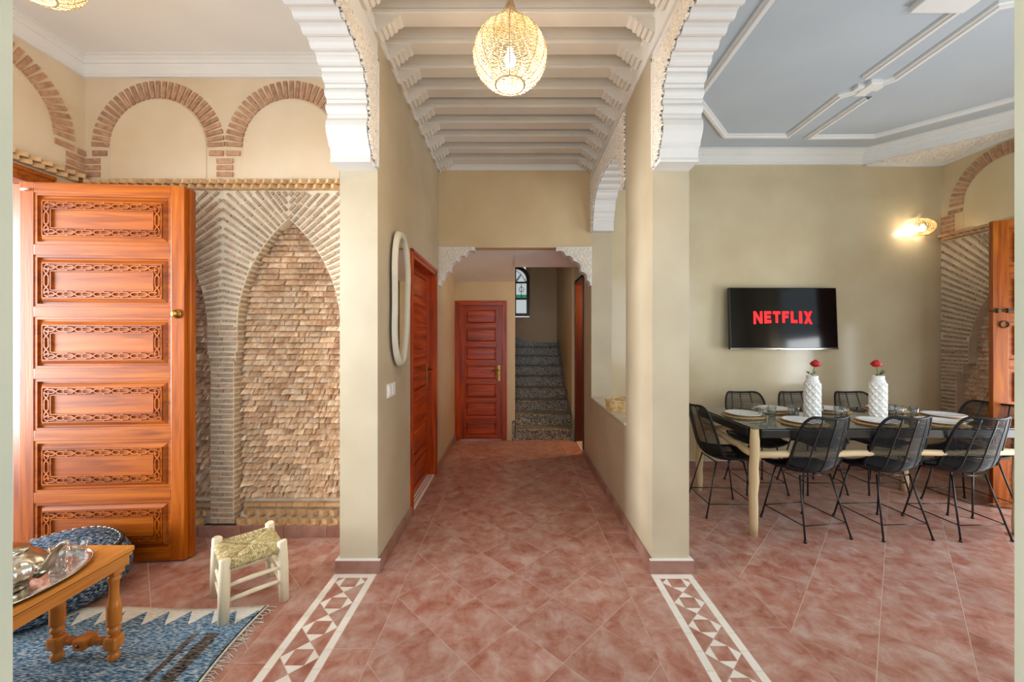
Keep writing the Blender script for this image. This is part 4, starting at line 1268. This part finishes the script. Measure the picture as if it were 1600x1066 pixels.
# pendants
def pendant(loc, ceil_z, label, energy, scale=1.0):
    p = empty('pendant_lamp', loc); tag(p, label, 'lamp', 'rattan pendant lamps')
    prof = [(.075, 0), (.125, .022), (.165, .065), (.186, .115), (.19, .155), (.182, .195), (.158, .24), (.12, .28), (.08, .315), (.05, .35), (.03, .385), (.018, .42), (.010, .46)]
    prof = [(a * scale, b * scale) for a, b in prof]
    def rad(z):
        for i in range(len(prof) - 1):
            if prof[i][1] <= z <= prof[i + 1][1]:
                t = (z - prof[i][1]) / (prof[i + 1][1] - prof[i][1]); return prof[i][0] + t * (prof[i + 1][0] - prof[i][0])
        return prof[-1][0]
    w = MB(); n = 62; H = prof[-1][1]
    for i in range(n):
        z = H * (i / (n - 1)) ** 1.0
        r = rad(z); ns = 32
        w.tube([((r + (.0035 if (k + i) % 2 else -.002)) * math.cos(2 * PI * k / ns), (r + (.0035 if (k + i) % 2 else -.002)) * math.sin(2 * PI * k / ns), z + random.uniform(-.0008, .0008)) for k in range(ns)], .0021 * scale, 4, closed=True)
    w.build('weave', RATTAN, p)
    rm = MB().tube([(prof[3][0], .0, 0)] * 2, .001, 3)
    for k in range(16):
        a = 2 * PI * k / 16
        MB().tube([(r * math.cos(a), r * math.sin(a), z) for r, z in prof], .0032, 5).build('rib', RATTAN, p)
    MB().tube([(prof[0][0] * math.cos(2 * PI * k / 28), prof[0][0] * math.sin(2 * PI * k / 28), 0) for k in range(28)], .006, 6, closed=True).build('rim', RATTAN, p)
    MB().tube([(0, 0, prof[-1][1] - .02), (0, 0, ceil_z - loc[2])], .004, 6).build('cord', WILLOW, p)
    MB().lathe([(0, 0), (.05, 0), (.045, -.02), (.01, -.035), (0, -.035)], 20).build('ceiling_rose', WHITE_PL, p, loc=(0, 0, ceil_z - loc[2]))
    MB().lathe([(0, -.035), (.02, -.03), (.03, -.008), (.028, .012), (.016, .035), (.013, .06), (0, .06)], 16).build('bulb', BULB, p, loc=(0, 0, .13 * scale))
    l = bpy.data.lights.new('pendant_light', 'POINT'); l.energy = energy; l.color = (1, .72, .42); l.shadow_soft_size = .03
    o = bpy.data.objects.new('pendant_light', l); C.objects.link(o); o.parent = p; o.location = (0, 0, .08 * scale)
    return p
pendant((-.027, 2.0, 2.868), ZC, 'woven rattan pendant lamp hanging from the beamed ceiling', 27)
pendant((-2.38, 1.9, 3.255), 3.70, 'woven rattan pendant lamp in the sitting room', 7)

# basket on the hatch sill
bk = empty('basket', (1.035, 3.74, .85)); tag(bk, 'round woven palm basket on the hatch sill', 'basket')
w = MB()
for i in range(9):
    z = .006 + i * .0105; r = .135 + .012 * (i / 8) ** .7 + .0
    ns = 40
    w.tube([((r + (.0025 if (k + i) % 2 else -.0015)) * math.cos(2 * PI * k / ns), (r + (.0025 if (k + i) % 2 else -.0015)) * math.sin(2 * PI * k / ns), z) for k in range(ns)], .006, 5, closed=True)
w.build('side', WILLOW, bk)
MB().lathe([(0, 0), (.135, 0), (.135, .008), (0, .008)], 32).build('base', WILLOW, bk)
MB().tube([(.15 * math.cos(2 * PI * k / 40), .15 * math.sin(2 * PI * k / 40), .099) for k in range(40)], .009, 6, closed=True).build('rim', WILLOW, bk)

# ------------------------------------------------------------------ dining set
TX0, TX1, TY0, TY1, TZ = 1.84, 4.0, 2.98, 3.94, .835
tb = empty('dining_table', ((TX0 + TX1) / 2, (TY0 + TY1) / 2, 0)); tag(tb, 'dining table of bare branches with a black framed glass top', 'table')
ox, oy = tb.location.x, tb.location.y
def branch(a, b, r, mat, name, seed):
    rn = random.Random(seed); a = Vector(a); b = Vector(b); n = 9; pts = []; rs = []
    for k in range(n):
        t = k / (n - 1); p = a.lerp(b, t) + Vector((rn.uniform(-1, 1), rn.uniform(-1, 1), rn.uniform(-1, 1))) * (.006 if 0 < k < n - 1 else 0)
        pts.append(p); rs.append(r * rn.uniform(.88, 1.1))
    return MB().tube(pts, rs, 10).build(name, mat, tb)
for i, (x, y) in enumerate(((TX0 + .04, TY0 + .035), (TX1 - .04, TY0 + .035), (TX0 + .04, TY1 - .035), (TX1 - .04, TY1 - .035))):
    branch((x - ox - .01, y - oy, 0), (x - ox, y - oy, TZ + .002), .034, POLE_Z, 'leg', i)
for i, y in enumerate((TY0 + .035, TY1 - .035)):
    branch((TX0 + .04 - ox, y - oy, .63), (TX1 - .04 - ox, y - oy, .655), .026, POLE_X, 'side_rail', 20 + i)
for i, x in enumerate((TX0 + .04, TX1 - .04)):
    branch((x - ox, TY0 + .035 - oy, .63), (x - ox, TY1 - .035 - oy, .70), .026, POLE_X, 'end_rail', 30 + i)
fz0, fz1 = TZ - .065, TZ
for nm, b in (('frame_rail', (TX0 + .075, TX1 - .075, TY0, TY0 + .06)), ('frame_rail', (TX0 + .075, TX1 - .075, TY1 - .06, TY1)), ('frame_rail', (TX0, TX0 + .06, TY0 + .07, TY1 - .07)), ('frame_rail', (TX1 - .06, TX1, TY0 + .07, TY1 - .07))):
    boxes(nm, BLACK_WOOD, [(b[0] - ox, b[1] - ox, b[2] - oy, b[3] - oy, fz0, fz1)], tb, .006)
boxes('glass_top', DARKGLASS, [(TX0 + .02 - ox, TX1 - .02 - ox, TY0 + .02 - oy, TY1 - .02 - oy, TZ, TZ + .008)], tb, .002)
TT = TZ + .008

def make_chair():
    c = empty('dining_chair')
    prof = [(-.285, .945), (-.262, .86), (-.235, .77), (-.21, .68), (-.185, .59), (-.155, .525), (-.10, .485), (-.03, .468), (.05, .462), (.13, .462), (.20, .470), (.235, .478)]
    P = [Vector((0, y, z)) for y, z in prof]
    dense = []
    for i in range(len(P) - 1):
        p0 = P[max(i - 1, 0)]; p1 = P[i]; p2 = P[i + 1]; p3 = P[min(i + 2, len(P) - 1)]
        for k in range(6):
            t = k / 6
            dense.append(.5 * ((2 * p1) + (p2 - p0) * t + (2 * p0 - 5 * p1 + 4 * p2 - p3) * t * t + (3 * p1 - p0 - 3 * p2 + p3) * t ** 3))
    dense.append(P[-1])
    N = len(dense)
    def width(t):
        if t < .5: return .185 + .05 * math.sin(PI * min(t / .5, 1) * .5)
        return .235 - .035 * ((t - .5) / .5) ** 1.5
    def S(i, v):
        i = min(max(i, 0), N - 1); a, b = int(i), min(int(i) + 1, N - 1); fr_ = i - a
        p = dense[a].lerp(dense[b], fr_); d = (dense[min(a + 1, N - 1)] - dense[max(a - 1, 0)]).normalized()
        nrm = Vector((0, -d.z, d.y))       # towards the sitter
        if nrm.y < 0 and nrm.z < 0: nrm = -nrm
        t = i / (N - 1)
        k = .075 * (1 - t) + .045 * t
        if t < .5: k = .075
        return p + Vector((v * width(t), 0, 0)) + nrm * (k * v * v)
    # edge frame with rounded upper corners
    left = []
    cr = 7.0
    path = []
    for i in range(int(cr), N): path.append(S(i, -1))
    front = [S(N - 1, v) for v in (-.7, -.35, 0, .35, .7)]
    rightp = [S(i, 1) for i in range(N - 1, int(cr) - 1, -1)]
    def corner(sg):
        out = []
        for k in range(1, 6):
            a = PI / 2 * k / 6
            out.append(S(cr * (1 - math.sin(a)), sg * (1 - .36 * (1 - math.cos(a)))))
        return out
    topp = [S(0, v) for v in (.6, .3, 0, -.3, -.6)]
    loop = path + front + rightp + corner(1) + topp + list(reversed(corner(-1)))
    MB().tube(loop, .0105, 6, closed=True).build('shell_frame', BLACK_CORD, c)
    for v in (-.52, 0, .52):
        MB().tube([S(i, v) - Vector((0, 0, 0)) for i in range(0, N, 3)] + [S(N - 1, v)], .006, 5).build('rib', BLACK_METAL, c)
    def vmax(i):
        if i >= cr: return 1.0
        return 1 - .36 * (1 - math.sqrt(max(0, 1 - (1 - i / cr) ** 2)))
    bk_, se = MB(), MB()
    for q in range(56):
        i = .8 + q * (38 - .8) / 55; vm = vmax(i)
        bk_.tube([S(i, v * vm) for v in (-1, -.76, -.52, -.26, 0, .26, .52, .76, 1)], .0031, 4, cap=False)
    for q in range(44):
        i = 38.5 + q * (N - 2 - 38.5) / 43
        se.tube([S(i, v) for v in (-1, -.76, -.52, -.26, 0, .26, .52, .76, 1)], .0034, 4, cap=False)
    bk_.build('backrest', BLACK_CORD, c); se.build('seat', BLACK_CORD, c)
    leg_me = None
    for sx in (-1, 1):
        for sy, yt, yb_ in ((-1, -.10, -.215), (1, .13, .215)):
            l = MB().tube([(sx * .135, yt, .472), (sx * .2, yb_, .006)], .0068, 6).build('leg', BLACK_METAL, c)
            MB().lathe([(0, 0), (.010, 0), (.011, .012), (.008, .02), (0, .02)], 8, (sx * .2, yb_, 0)).build('foot', BLACK_METAL, l)
    def lp(sx, sy, z):
        yt, yb_ = ((-.10, -.215), (.13, .215))[sy > 0]; t = (z - .006) / .466
        return (sx * (.2 + (.135 - .2) * t), yb_ + (yt - yb_) * t, z)
    for a, b in (((-1, -1), (1, -1)), ((-1, 1), (1, 1)), ((-1, -1), (-1, 1)), ((1, -1), (1, 1))):
        MB().tube([lp(*a, .115), lp(*b, .115)], .0045, 5).build('stretcher', BLACK_METAL, c)
    for sy, y in ((-1, -.10), (1, .13)):
        MB().tube([(-.135, y, .462), (.135, y, .462)], .006, 5).build('seat_bar', BLACK_METAL, c)
    return c
ch0 = make_chair()
spots = [((1.865, 3.49), -92, 'black woven cord chair at the table end beside the pillar'),
         ((2.355, 3.135), 8, 'black woven cord chair with its back to the viewer, nearest the pillar'),
         ((2.985, 3.14), 3, 'black woven cord chair with its back to the viewer, middle of the near row'),
         ((3.575, 3.13), 1, 'black woven cord chair with its back to the viewer, beside the open cedar leaf'),
         ((2.49, 3.99), 178, 'black woven cord chair on the far side, nearest the pillar'),
         ((3.07, 3.99), 181, 'black woven cord chair on the far side, behind the first vase'),
         ((3.68, 3.99), 180, 'black woven cord chair on the far side, between the two vases'),
         ((4.13, 3.50), 92, 'black woven cord chair at the table end before the brick niche')]
for i, ((x, y), a, lb) in enumerate(spots):
    c = ch0 if i == 0 else copy_tree(ch0)
    c.location = (x, y, 0); c.rotation_euler = (0, 0, R(a)); tag(c, lb, 'chair', 'black cord dining chairs')

# place settings
mat0 = MB().lathe([(0, 0), (.175, 0), (.178, .003), (.175, .006), (0, .006)], 40).mesh('placemat'); mat0.materials.append(JUTE)
pl0 = MB().lathe([(0, 0), (.085, 0), (.09, .004), (.135, .016), (.148, .020), (.148, .024), (.132, .021), (.088, .010), (0, .010)], 40).mesh('plate'); pl0.materials.append(PORCELAIN)
places = [((2.07, 3.49), 'at the table end beside the pillar'), ((2.385, 3.19), 'before the chair with its back to the viewer, nearest the pillar'),
          ((3.01, 3.18), 'before the middle chair of the near row'), ((3.50, 3.17), 'before the near chair beside the open cedar leaf'),
          ((2.50, 3.73), 'on the far side nearest the pillar'), ((3.05, 3.73), 'on the far side behind the first vase'),
          ((3.62, 3.755), 'on the far side right of the second vase'), ((3.82, 3.43), 'at the table end before the brick niche')]
for (x, y), lb in places:
    o = link('placemat', mat0, None, None, (x, y, TT)); tag(o, 'round woven placemat ' + lb, 'placemat', 'round woven placemats')
    o = link('plate', pl0, None, None, (x, y, TT + .006)); tag(o, 'white plate ' + lb, 'plate', 'white dinner plates')
def glass_mesh(h, r0, r1, t=.0025, n=24, name='drinking_glass'):
    me = MB().lathe([(0, 0), (r0, 0), (r1, h), (r1 - t, h), (r0 - t, .012), (0, .012)], n).mesh(name); me.materials.append(GLASS); return me
g0 = glass_mesh(.095, .027, .035)
gl = [((2.20, 3.41), 'near the end plate, towards the viewer'), ((2.235, 3.60), 'near the end plate, towards the television'), ((2.30, 3.44), 'between the end plate and the first vase'),
      ((2.50, 3.47), 'left of the first vase'), ((2.575, 3.53), 'behind the first vase'), ((2.74, 3.46), 'right of the first vase'),
      ((2.87, 3.41), 'between the two vases, nearer the first'), ((2.95, 3.45), 'between the two vases, nearer the second'),
      ((3.38, 3.52), 'farthest of those before the corner chair'), ((3.46, 3.46), 'middle of those before the corner chair'), ((3.48, 3.545), 'behind those before the corner chair'), ((3.55, 3.42), 'nearest of those before the corner chair')]
for (x, y), lb in gl:
    o = link('drinking_glass', g0, None, None, (x, y, TT)); tag(o, 'clear tumbler ' + lb, 'glass', 'tumblers on the dining table')
# vases with roses
def vase_mesh():
    m = MB(); nc, nr, R0, h0, rh = 8, 5, .064, .012, .060
    def pt(a, z, r): return (r * math.cos(a), r * math.sin(a), z)
    m.lathe([(0, 0), (R0 - .006, 0), (R0 - .001, h0)], 32, smooth=False)
    st = 2 * PI / nc
    for r_ in range(nr):
        z0 = h0 + r_ * rh; z1 = z0 + rh; zm = (z0 + z1) / 2
        for c_ in range(nc):
            a0 = c_ * st; a1 = a0 + st; am = a0 + st / 2
            co = [pt(a0, z0, R0 - .001), pt(am, z0, R0 - .012), pt(a1, z0, R0 - .001), pt(a1, zm, R0 - .012), pt(a1, z1, R0 - .001), pt(am, z1, R0 - .012), pt(a0, z1, R0 - .001), pt(a0, zm, R0 - .012)]
            ce = pt(am, zm, R0 + .002)
            m.add(co + [ce], [(k, (k + 1) % 8, 8) for k in range(8)])
    zt = h0 + nr * rh
    sh_ = [(R0 - .006, zt), (R0 - .014, zt + .012), (.05, zt + .022), (.044, zt + .03), (.043, zt + .062), (.040, zt + .064), (.036, zt + .06), (.036, zt - .02), (0, zt - .02)]
    m.lathe(sh_, 16, smooth=False)
    return m
vme = vase_mesh().mesh('vase_body'); vme.materials.append(CERAMIC)
zt = .012 + 5 * .060 + .064
def rose(loc, lean, label, seed):
    rn = random.Random(seed)
    r_ = empty('rose', loc); tag(r_, label, 'flower', 'red roses in white vases')
    hd = Vector((lean[0], lean[1], .095))
    MB().tube([(0, 0, -.10), (0, 0, 0), hd * .6 + Vector((0, 0, .01)), hd], .0035, 6).build('stem', STEM, r_)
    b = empty('bloom', hd); b.parent = r_
    for layer, (cnt, rad, ht, op) in enumerate(((3, .012, .064, .1), (4, .022, .062, .3), (5, .031, .056, .6), (6, .038, .044, 1.0))):
        for k in range(cnt):
            a0 = 2 * PI * k / cnt + layer * .6 + rn.uniform(-.15, .15)
            m = MB(); nu, nv = 5, 4; vs_ = []
            for j in range(nv):
                t = j / (nv - 1)
                for i in range(nu):
                    u = (i / (nu - 1) - .5) * 2
                    an = a0 + u * (PI / cnt) * 1.25
                    rr = rad * (.25 + .75 * math.sin(PI * (.08 + (.86 - .22 * op) * t) )) + op * .004 * t
                    zz = ht * (t * (1 - .22 * u * u)) - .012 + (.0 if t < .9 else -.006 * op)
                    vs_.append((rr * math.cos(an), rr * math.sin(an), zz))
            m.add(vs_, [(j * nu + i, j * nu + i + 1, (j + 1) * nu + i + 1, (j + 1) * nu + i) for j in range(nv - 1) for i in range(nu - 1)], True)
            m.build('petal', RED_P, b)
    def leaf(p, dirv, L):
        p = Vector(p); d = Vector(dirv).normalized(); sd_ = d.cross(Vector((0, 0, 1))).normalized(); m = MB(); vs_ = []
        prof = [(0, .0), (.2, .3), (.45, .42), (.75, .28), (1, 0)]
        for t, w_ in prof:
            c_ = p + d * L * t + Vector((0, 0, .012 * math.sin(PI * t)))
            vs_ += [c_ - sd_ * w_ * L * .75, c_ + Vector((0, 0, -.004)), c_ + sd_ * w_ * L * .75]
        m.add(vs_, [(3 * i + k, 3 * i + k + 1, 3 * i + k + 4, 3 * i + k + 3) for i in range(4) for k in range(2)], True)
        m.build('leaf', LEAF, r_)
    return r_, leaf
for (x, y), lb, sd_, lean in (((2.60, 3.36), 'nearer the pillar', 1, (.02, -.01)), ((3.175, 3.36), 'farther from the pillar', 2, (-.03, -.015))):
    v = empty('vase', (x, y, TT)); tag(v, 'white star-faceted vase on the dining table, ' + lb, 'vase', 'white faceted vases')
    link('vase_body', vme, None, v)
    MB().tube([(.0415 * math.cos(2 * PI * k / 24), .0415 * math.sin(2 * PI * k / 24), zt - .002) for k in range(24)], .003, 6, closed=True).build('lip', CERAMIC, v)
    r_, leaf = rose((x, y, TT + zt - .005), lean, 'red rose in the white vase ' + lb, sd_)
    if sd_ == 1:
        leaf((-.005, 0, .01), (-1, -.2, .35), .04); leaf((-.03, 0, .02), (-1, -.3, .55), .045); leaf((.01, 0, .015), (1, -.2, .8), .035)
    else:
        leaf((.01, 0, .01), (.6, -.3, .9), .055); leaf((.012, 0, .005), (1, -.2, .7), .055); leaf((-.01, 0, .0), (-.8, -.5, .4), .04); leaf((.0, -.01, .015), (.3, -.8, .8), .05)

# ------------------------------------------------------------------ sitting room things
# rug
RA = R(1.0)
rug = empty('rug', (-1.42, 2.205, 0), RA); tag(rug, 'blue rag rug with a white toothed border under the coffee table', 'rug')
m = MB(); nx, ny = 60, 40; LX, LY = 1.86, 1.2; rn = random.Random(5)
g_ = []
for j in range(ny + 1):
    for i in range(nx + 1):
        x = -LX * i / nx; y = -LY * j / ny
        x2 = x + .012 * math.sin(y * 7) * (1 if i == 0 else 1 - i / nx); y2 = y + .014 * math.sin(x * 6.5 + 1) * (1 - j / ny)
        g_.append((x2, y2, .008 + .0025 * math.sin(x * 9 + y * 5) * math.sin(y * 8)))
m.add(g_, [(j * (nx + 1) + i, j * (nx + 1) + i + 1, (j + 1) * (nx + 1) + i + 1, (j + 1) * (nx + 1) + i) for j in range(ny) for i in range(nx)], True)
ed = [(i, 0) for i in range(nx + 1)] + [(nx, j) for j in range(1, ny + 1)] + [(i, ny) for i in range(nx - 1, -1, -1)] + [(0, j) for j in range(ny - 1, 0, -1)]
lo_ = [g_[j * (nx + 1) + i] for i, j in ed]; n = len(lo_)
m.add(lo_ + [(a, b, .001) for a, b, c in lo_], [(i, (i + 1) % n, n + (i + 1) % n, n + i) for i in range(n)])
m.build('weave', RUG_M, rug)
m = MB()
for k in range(90):
    y = -.01 - k * (LY - .02) / 90 + rn.uniform(-.004, .004); x = .012 * math.sin(y * 7); L = rn.uniform(.03, .06)
    m.tube([(x - .005, y, .008), (x + L * .5, y + rn.uniform(-.012, .012), .007), (x + L, y + rn.uniform(-.025, .01), .003)], .0022, 4)
fr_ = m.build('fringe', FRINGE_M, rug); fr_['kind'] = 'stuff'
MB().tube([(.012 * math.sin(-LY * k / 30 * 7) - .012, -LY * k / 30, .010) for k in range(31)], .004, 5).build('edge_cord', BLACK_CORD, rug)
MB().tube([(.012 * math.sin(-LY * k / 30 * 7) - .003, -LY * k / 30, .009) for k in range(31)], .006, 5).build('edge_binding', FRINGE_M, rug)

# pouf
pf = empty('pouf', (-2.74, 2.245, .0112)); tag(pf, 'low blue rag-woven pouf in front of the carved door', 'pouf')
pf.rotation_euler = (R(0), 0, R(20))
prof = [(0, 0), (.24, .0), (.31, .02), (.345, .07), (.36, .14), (.352, .21), (.325, .262), (.28, .29), (.15, .308), (0, .312)]
sq = lambda an, r, z: r * (1 + .035 * math.cos(4 * an))
MB().lathe(prof, 56, fn=sq).build('body', POUF_M, pf)
MB().tube([(.315 * (1 + .035 * math.cos(4 * a)) * math.cos(a), .315 * (1 + .035 * math.cos(4 * a)) * math.sin(a), .272) for a in [2 * PI * k / 56 for k in range(56)]], .008, 6, closed=True).build('piping', BLACK_CORD, pf)
for k in range(44):
    a = 2 * PI * k / 44
    q = .30 * (1 + .035 * math.cos(4 * a))
    o = MB().tube([(-.012, 0, 0), (0, 0, .003), (.012, 0, 0)], .003, 5).build('stitch', FRINGE_M, pf) if k == 0 else link('stitch', stitch_me, None, pf)
    stitch_me = o.data
    o.location = (q * math.cos(a), q * math.sin(a), .285); o.rotation_euler = (0, 0, a + PI / 2)

# coffee table
CX0, CX1, CY0, CY1, CZ = -2.245, -1.868, .96, 1.885, .53
ct = empty('coffee_table', ((CX0 + CX1) / 2, (CY0 + CY1) / 2, .0108)); tag(ct, 'orange pine coffee table with turned legs carrying a tray', 'table')
ox, oy = ct.location.x, ct.location.y
wpl = (CX1 - CX0) / 3
for k in range(3):
    boxes('top_plank', PINE_Y, [(CX0 + wpl * k - ox, CX0 + wpl * (k + 1) - ox, CY0 - oy, CY1 - oy, CZ - .03, CZ - .008)], ct, .002)
ap = MB().box(CX0 + .012 - ox, CX1 - .012 - ox, CY0 + .012 - oy, CY1 - .012 - oy, CZ - .092, CZ - .03)
ap.build('apron', PINE_Y, ct, .004)
boxes('apron_moulding', PINE_Y, [(CX0 + .004 - ox, CX1 - .004 - ox, CY0 + .004 - oy, CY1 - .004 - oy, CZ - .045, CZ - .035)], ct, .003)
LS = .78
lp_ = [(.0, 0), (.022, 0), (.03, .012), (.032, .025), (.024, .036), (.02, .042), (.026, .05), (.026, .058)]
lp2 = [(.026, .118), (.022, .124), (.028, .134), (.036, .146), (.028, .158), (.022, .165), (.034, .172), (.036, .18), (.035, .25), (.036, .262), (.032, .27), (.026, .30), (.023, .34), (.025, .375), (.033, .385), (.033, .395), (.025, .402), (.025, .41)]
for x in (CX0 + .058, CX1 - .049):
    for y in (CY0 + .05, CY1 - .05):
        l = MB().lathe([(a * LS, b) for a, b in lp_], 20, (x - ox, y - oy, 0)).lathe([(a * LS, b) for a, b in lp2], 20, (x - ox, y - oy, 0)).build('leg', PINE_Z, ct)
        boxes('leg_block', PINE_Z, [(x - ox - .028, x - ox + .028, y - oy - .028, y - oy + .028, .058, .118)], l, .012)
        boxes('leg_block', PINE_Z, [(x - ox - .027, x - ox + .027, y - oy - .027, y - oy + .027, .41, CZ - .05)], l, .004)
beads = []
for k in range(11):
    beads += [(.012, k / 10 * .18 - .09), (.019, k / 10 * .18 - .09 + .008), (.012, k / 10 * .18 - .09 + .0165)]
for y in (CY0 + .05, CY1 - .05):
    s_ = MB().lathe([(0, -.1)] + beads + [(0, .1)], 14).build('end_stretcher', PINE_Z, ct)
    s_.rotation_euler = (0, R(90), 0); s_.location = ((CX0 + CX1) / 2 - ox + .004, y - oy, .09)
    bl_ = boxes('stretcher_block', PINE_Z, [(-.024, .024, -.034, .034, -.028, .028)], s_, .006)
    rg_ = MB().lathe([(0, 0), (.008, 0), (.008, .002), (0, .002)], 12).build('plug_hole', DARK_Z, s_); rg_.rotation_euler = (R(90), 0, 0); rg_.location = (0, -.0345, 0)
CT = CZ + .0033
# tray
ty = empty('tray', (-2.055, 1.56, CT)); tag(ty, 'oval silver tray on the pine coffee table', 'tray')
m = MB(); pr = [(0, .004), (.78, .004), (.86, .006), (.93, .013), (1.0, .016), (1.005, .013), (.94, .006), (.86, 0), (0, 0)]
n = 48; vs_ = []
for r_, z_ in pr:
    for k in range(n): vs_.append((.182 * r_ * math.cos(2 * PI * k / n), .262 * r_ * math.sin(2 * PI * k / n), z_))
m.add(vs_, [(i * n + k, i * n + (k + 1) % n, (i + 1) * n + (k + 1) % n, (i + 1) * n + k) for i in range(len(pr) - 1) for k in range(n)], True)
m.build('dish', SILVER, ty)
MB().tube([(.183 * math.cos(2 * PI * k / n), .263 * math.sin(2 * PI * k / n), .0155) for k in range(n)], .003, 6, closed=True).build('rolled_rim', SILVER, ty)
# teapot
tp = empty('teapot', (-2.045, 1.535, CT + .0045)); tag(tp, 'fluted silver teapot on the oval tray', 'teapot')
fl = lambda an, r, z: r * (1 + (.028 * math.cos(14 * an) if .02 < z < .125 else 0))
MB().lathe([(0, 0), (.062, 0), (.066, .006), (.06, .014), (.085, .03), (.112, .06), (.118, .085), (.108, .11), (.088, .13), (.07, .142), (.066, .15), (0, .15)], 70, fn=fl).build('body', SILVER, tp)
ld = MB().lathe([(.07, .15), (.072, .156), (.06, .168), (.04, .178), (.022, .184), (.012, .188), (0, .188)], 36, fn=lambda an, r, z: r * (1 + .02 * math.cos(14 * an))).build('lid', SILVER, tp)
MB().lathe([(.012, .186), (.008, .19), (.014, .196), (.016, .202), (.010, .208), (.006, .212), (.009, .216), (.004, .224), (0, .228)], 16).build('finial', SILVER, ld)
MB().tube([(.095, .03, .055), (.125, .04, .075), (.135, .045, .105), (.145, .05, .13), (.168, .058, .158), (.182, .062, .166)], [.026, .022, .015, .012, .010, .008], 12).build('spout', SILVER, tp)
MB().tube([(-.09, -.03, .13), (-.14, -.045, .15), (-.165, -.055, .11), (-.15, -.05, .06), (-.105, -.035, .045)], .008, 8).build('handle', SILVER, tp)
tg = MB().lathe([(0, 0), (.022, 0), (.026, .01), (.022, .028), (.0235, .05), (.031, .088), (.0288, .088), (.0213, .05), (.0198, .028), (.022, .013), (0, .011)], 28).mesh('tea_glass'); tg.materials.append(GLASS)
for (x, y), lb in (((-1.955, 1.64), 'nearer the teapot spout'), ((-1.96, 1.725), 'at the far end of the tray'), ((-2.03, 1.71), 'behind the spout of the teapot')):
    o = link('tea_glass', tg, None, None, (x, y, CT + .0062)); tag(o, 'clear waisted tea glass ' + lb, 'glass', 'tea glasses on the tray')

# stool
so = empty('stool', (-1.585, 2.29, 0), R(44)); tag(so, 'small pale poplar stool with a rush seat at the rug corner', 'stool')
hx_, hy_ = .14, .16     # half spacing of legs along local x and y
for sx in (-1, 1):
    for sy in (-1, 1):
        MB().tube([(sx * hx_ * 1.03, sy * hy_ * 1.03, .0105 if (sx < 0 and sy < 0) else 0.001), (sx * hx_, sy * hy_, .2), (sx * hx_ * .97, sy * hy_ * .97, .345), (sx * hx_ * .965, sy * hy_ * .965, .35)], [.027, .028, .026, .021], 12).build('leg', PALE_Z, so)
for z_ in (.09, .165):
    for sx in (-1, 1):
        MB().tube([(sx * hx_, -hy_, z_), (sx * hx_, 0, z_ + .003), (sx * hx_, hy_, z_)], [.010, .013, .010], 8).build('stretcher', PALE_Z, so)
for z_ in (.12, .20):
    for sy in (-1, 1):
        MB().tube([(-hx_, sy * hy_, z_), (0, sy * hy_, z_ + .003), (hx_, sy * hy_, z_)], [.010, .013, .010], 8).build('stretcher', PALE_Z, so)
for sx in (-1, 1): MB().tube([(sx * hx_ * .97, -hy_, .305), (sx * hx_ * .97, hy_, .305)], .013, 8).build('seat_rail', PALE_Z, so)
for sy in (-1, 1): MB().tube([(-hx_, sy * hy_ * .97, .305), (hx_, sy * hy_ * .97, .305)], .013, 8).build('seat_rail', PALE_Z, so)
rn = random.Random(3)
def rush(side):
    m = MB(); n = 34
    for k in range(n):
        t = -1 + 2 * (k + .5) / n
        lim = abs(t)
        sag = lambda q: .322 + .006 * q - .004 * (1 - q) + rn.uniform(-.0015, .0015)
        j = rn.uniform(-.002, .002)
        if side in (0, 1):
            s_ = 1 if side else -1
            pts = [(s_ * (hx_ + .004), t * hy_ * .98 + j, .288), (s_ * (hx_ + .014), t * hy_ * .98, .305), (s_ * hx_, t * hy_ * .98 - j, .321)]
            for q in (.66, .33, 0): pts.append((s_ * hx_ * (lim + (1 - lim) * q), t * hy_ * .98 + j * q, sag(q)))
        else:
            s_ = 1 if side == 3 else -1
            pts = [(t * hx_ * .98 + j, s_ * (hy_ + .004), .288), (t * hx_ * .98, s_ * (hy_ + .014), .305), (t * hx_ * .98 - j, s_ * hy_, .321)]
            for q in (.66, .33, 0): pts.append((t * hx_ * .98 + j * q, s_ * hy_ * (lim + (1 - lim) * q), sag(q)))
        m.tube(pts, .0046, 5)
    return m
for s_ in range(4): rush(s_).build('rush_panel', RUSH, so)

# ------------------------------------------------------------------ pieces past the count limit, those that show least, become one part
def merge_rest(parent, stem, name, rank, most=300):
    pcs = [o for o in parent.children if o.name.split('.')[0] == stem]
    pcs.sort(key=rank)
    rest = pcs[most:]
    if not rest: return
    vs_, fs_ = [], []
    for o in rest:
        b0 = len(vs_); mx = o.matrix_basis
        vs_ += [tuple(mx @ v.co) for v in o.data.vertices]
        fs_ += [tuple(i + b0 for i in p.vertices) for p in o.data.polygons]
    me = bpy.data.meshes.new(name); me.from_pydata(vs_, [], fs_); me.update()
    o = link(name, me, rest[0].data.materials[0], parent); o['kind'] = 'stuff'
    for r_ in rest: bpy.data.objects.remove(r_)
px_of = lambda o: o.matrix_basis.translation
merge_rest(fac, 'brick', 'brick_remainder', lambda o: max(0, px_of(o).x + 1.40) * 10 + max(0, -2.54 - px_of(o).x) * 20)
merge_rest(nb, 'rough_brick', 'rough_brick_remainder', lambda o: max(0, px_of(o).x + 1.46) * 10 + px_of(o).z * .01)
merge_rest(floor, 'floor_tile', 'floor_tile_remainder', lambda o: (5 if o.location.y < 1.62 else 0) + (4 if abs(o.location.x) > o.location.y * 1.36 else 0) + o.location.y * .01)
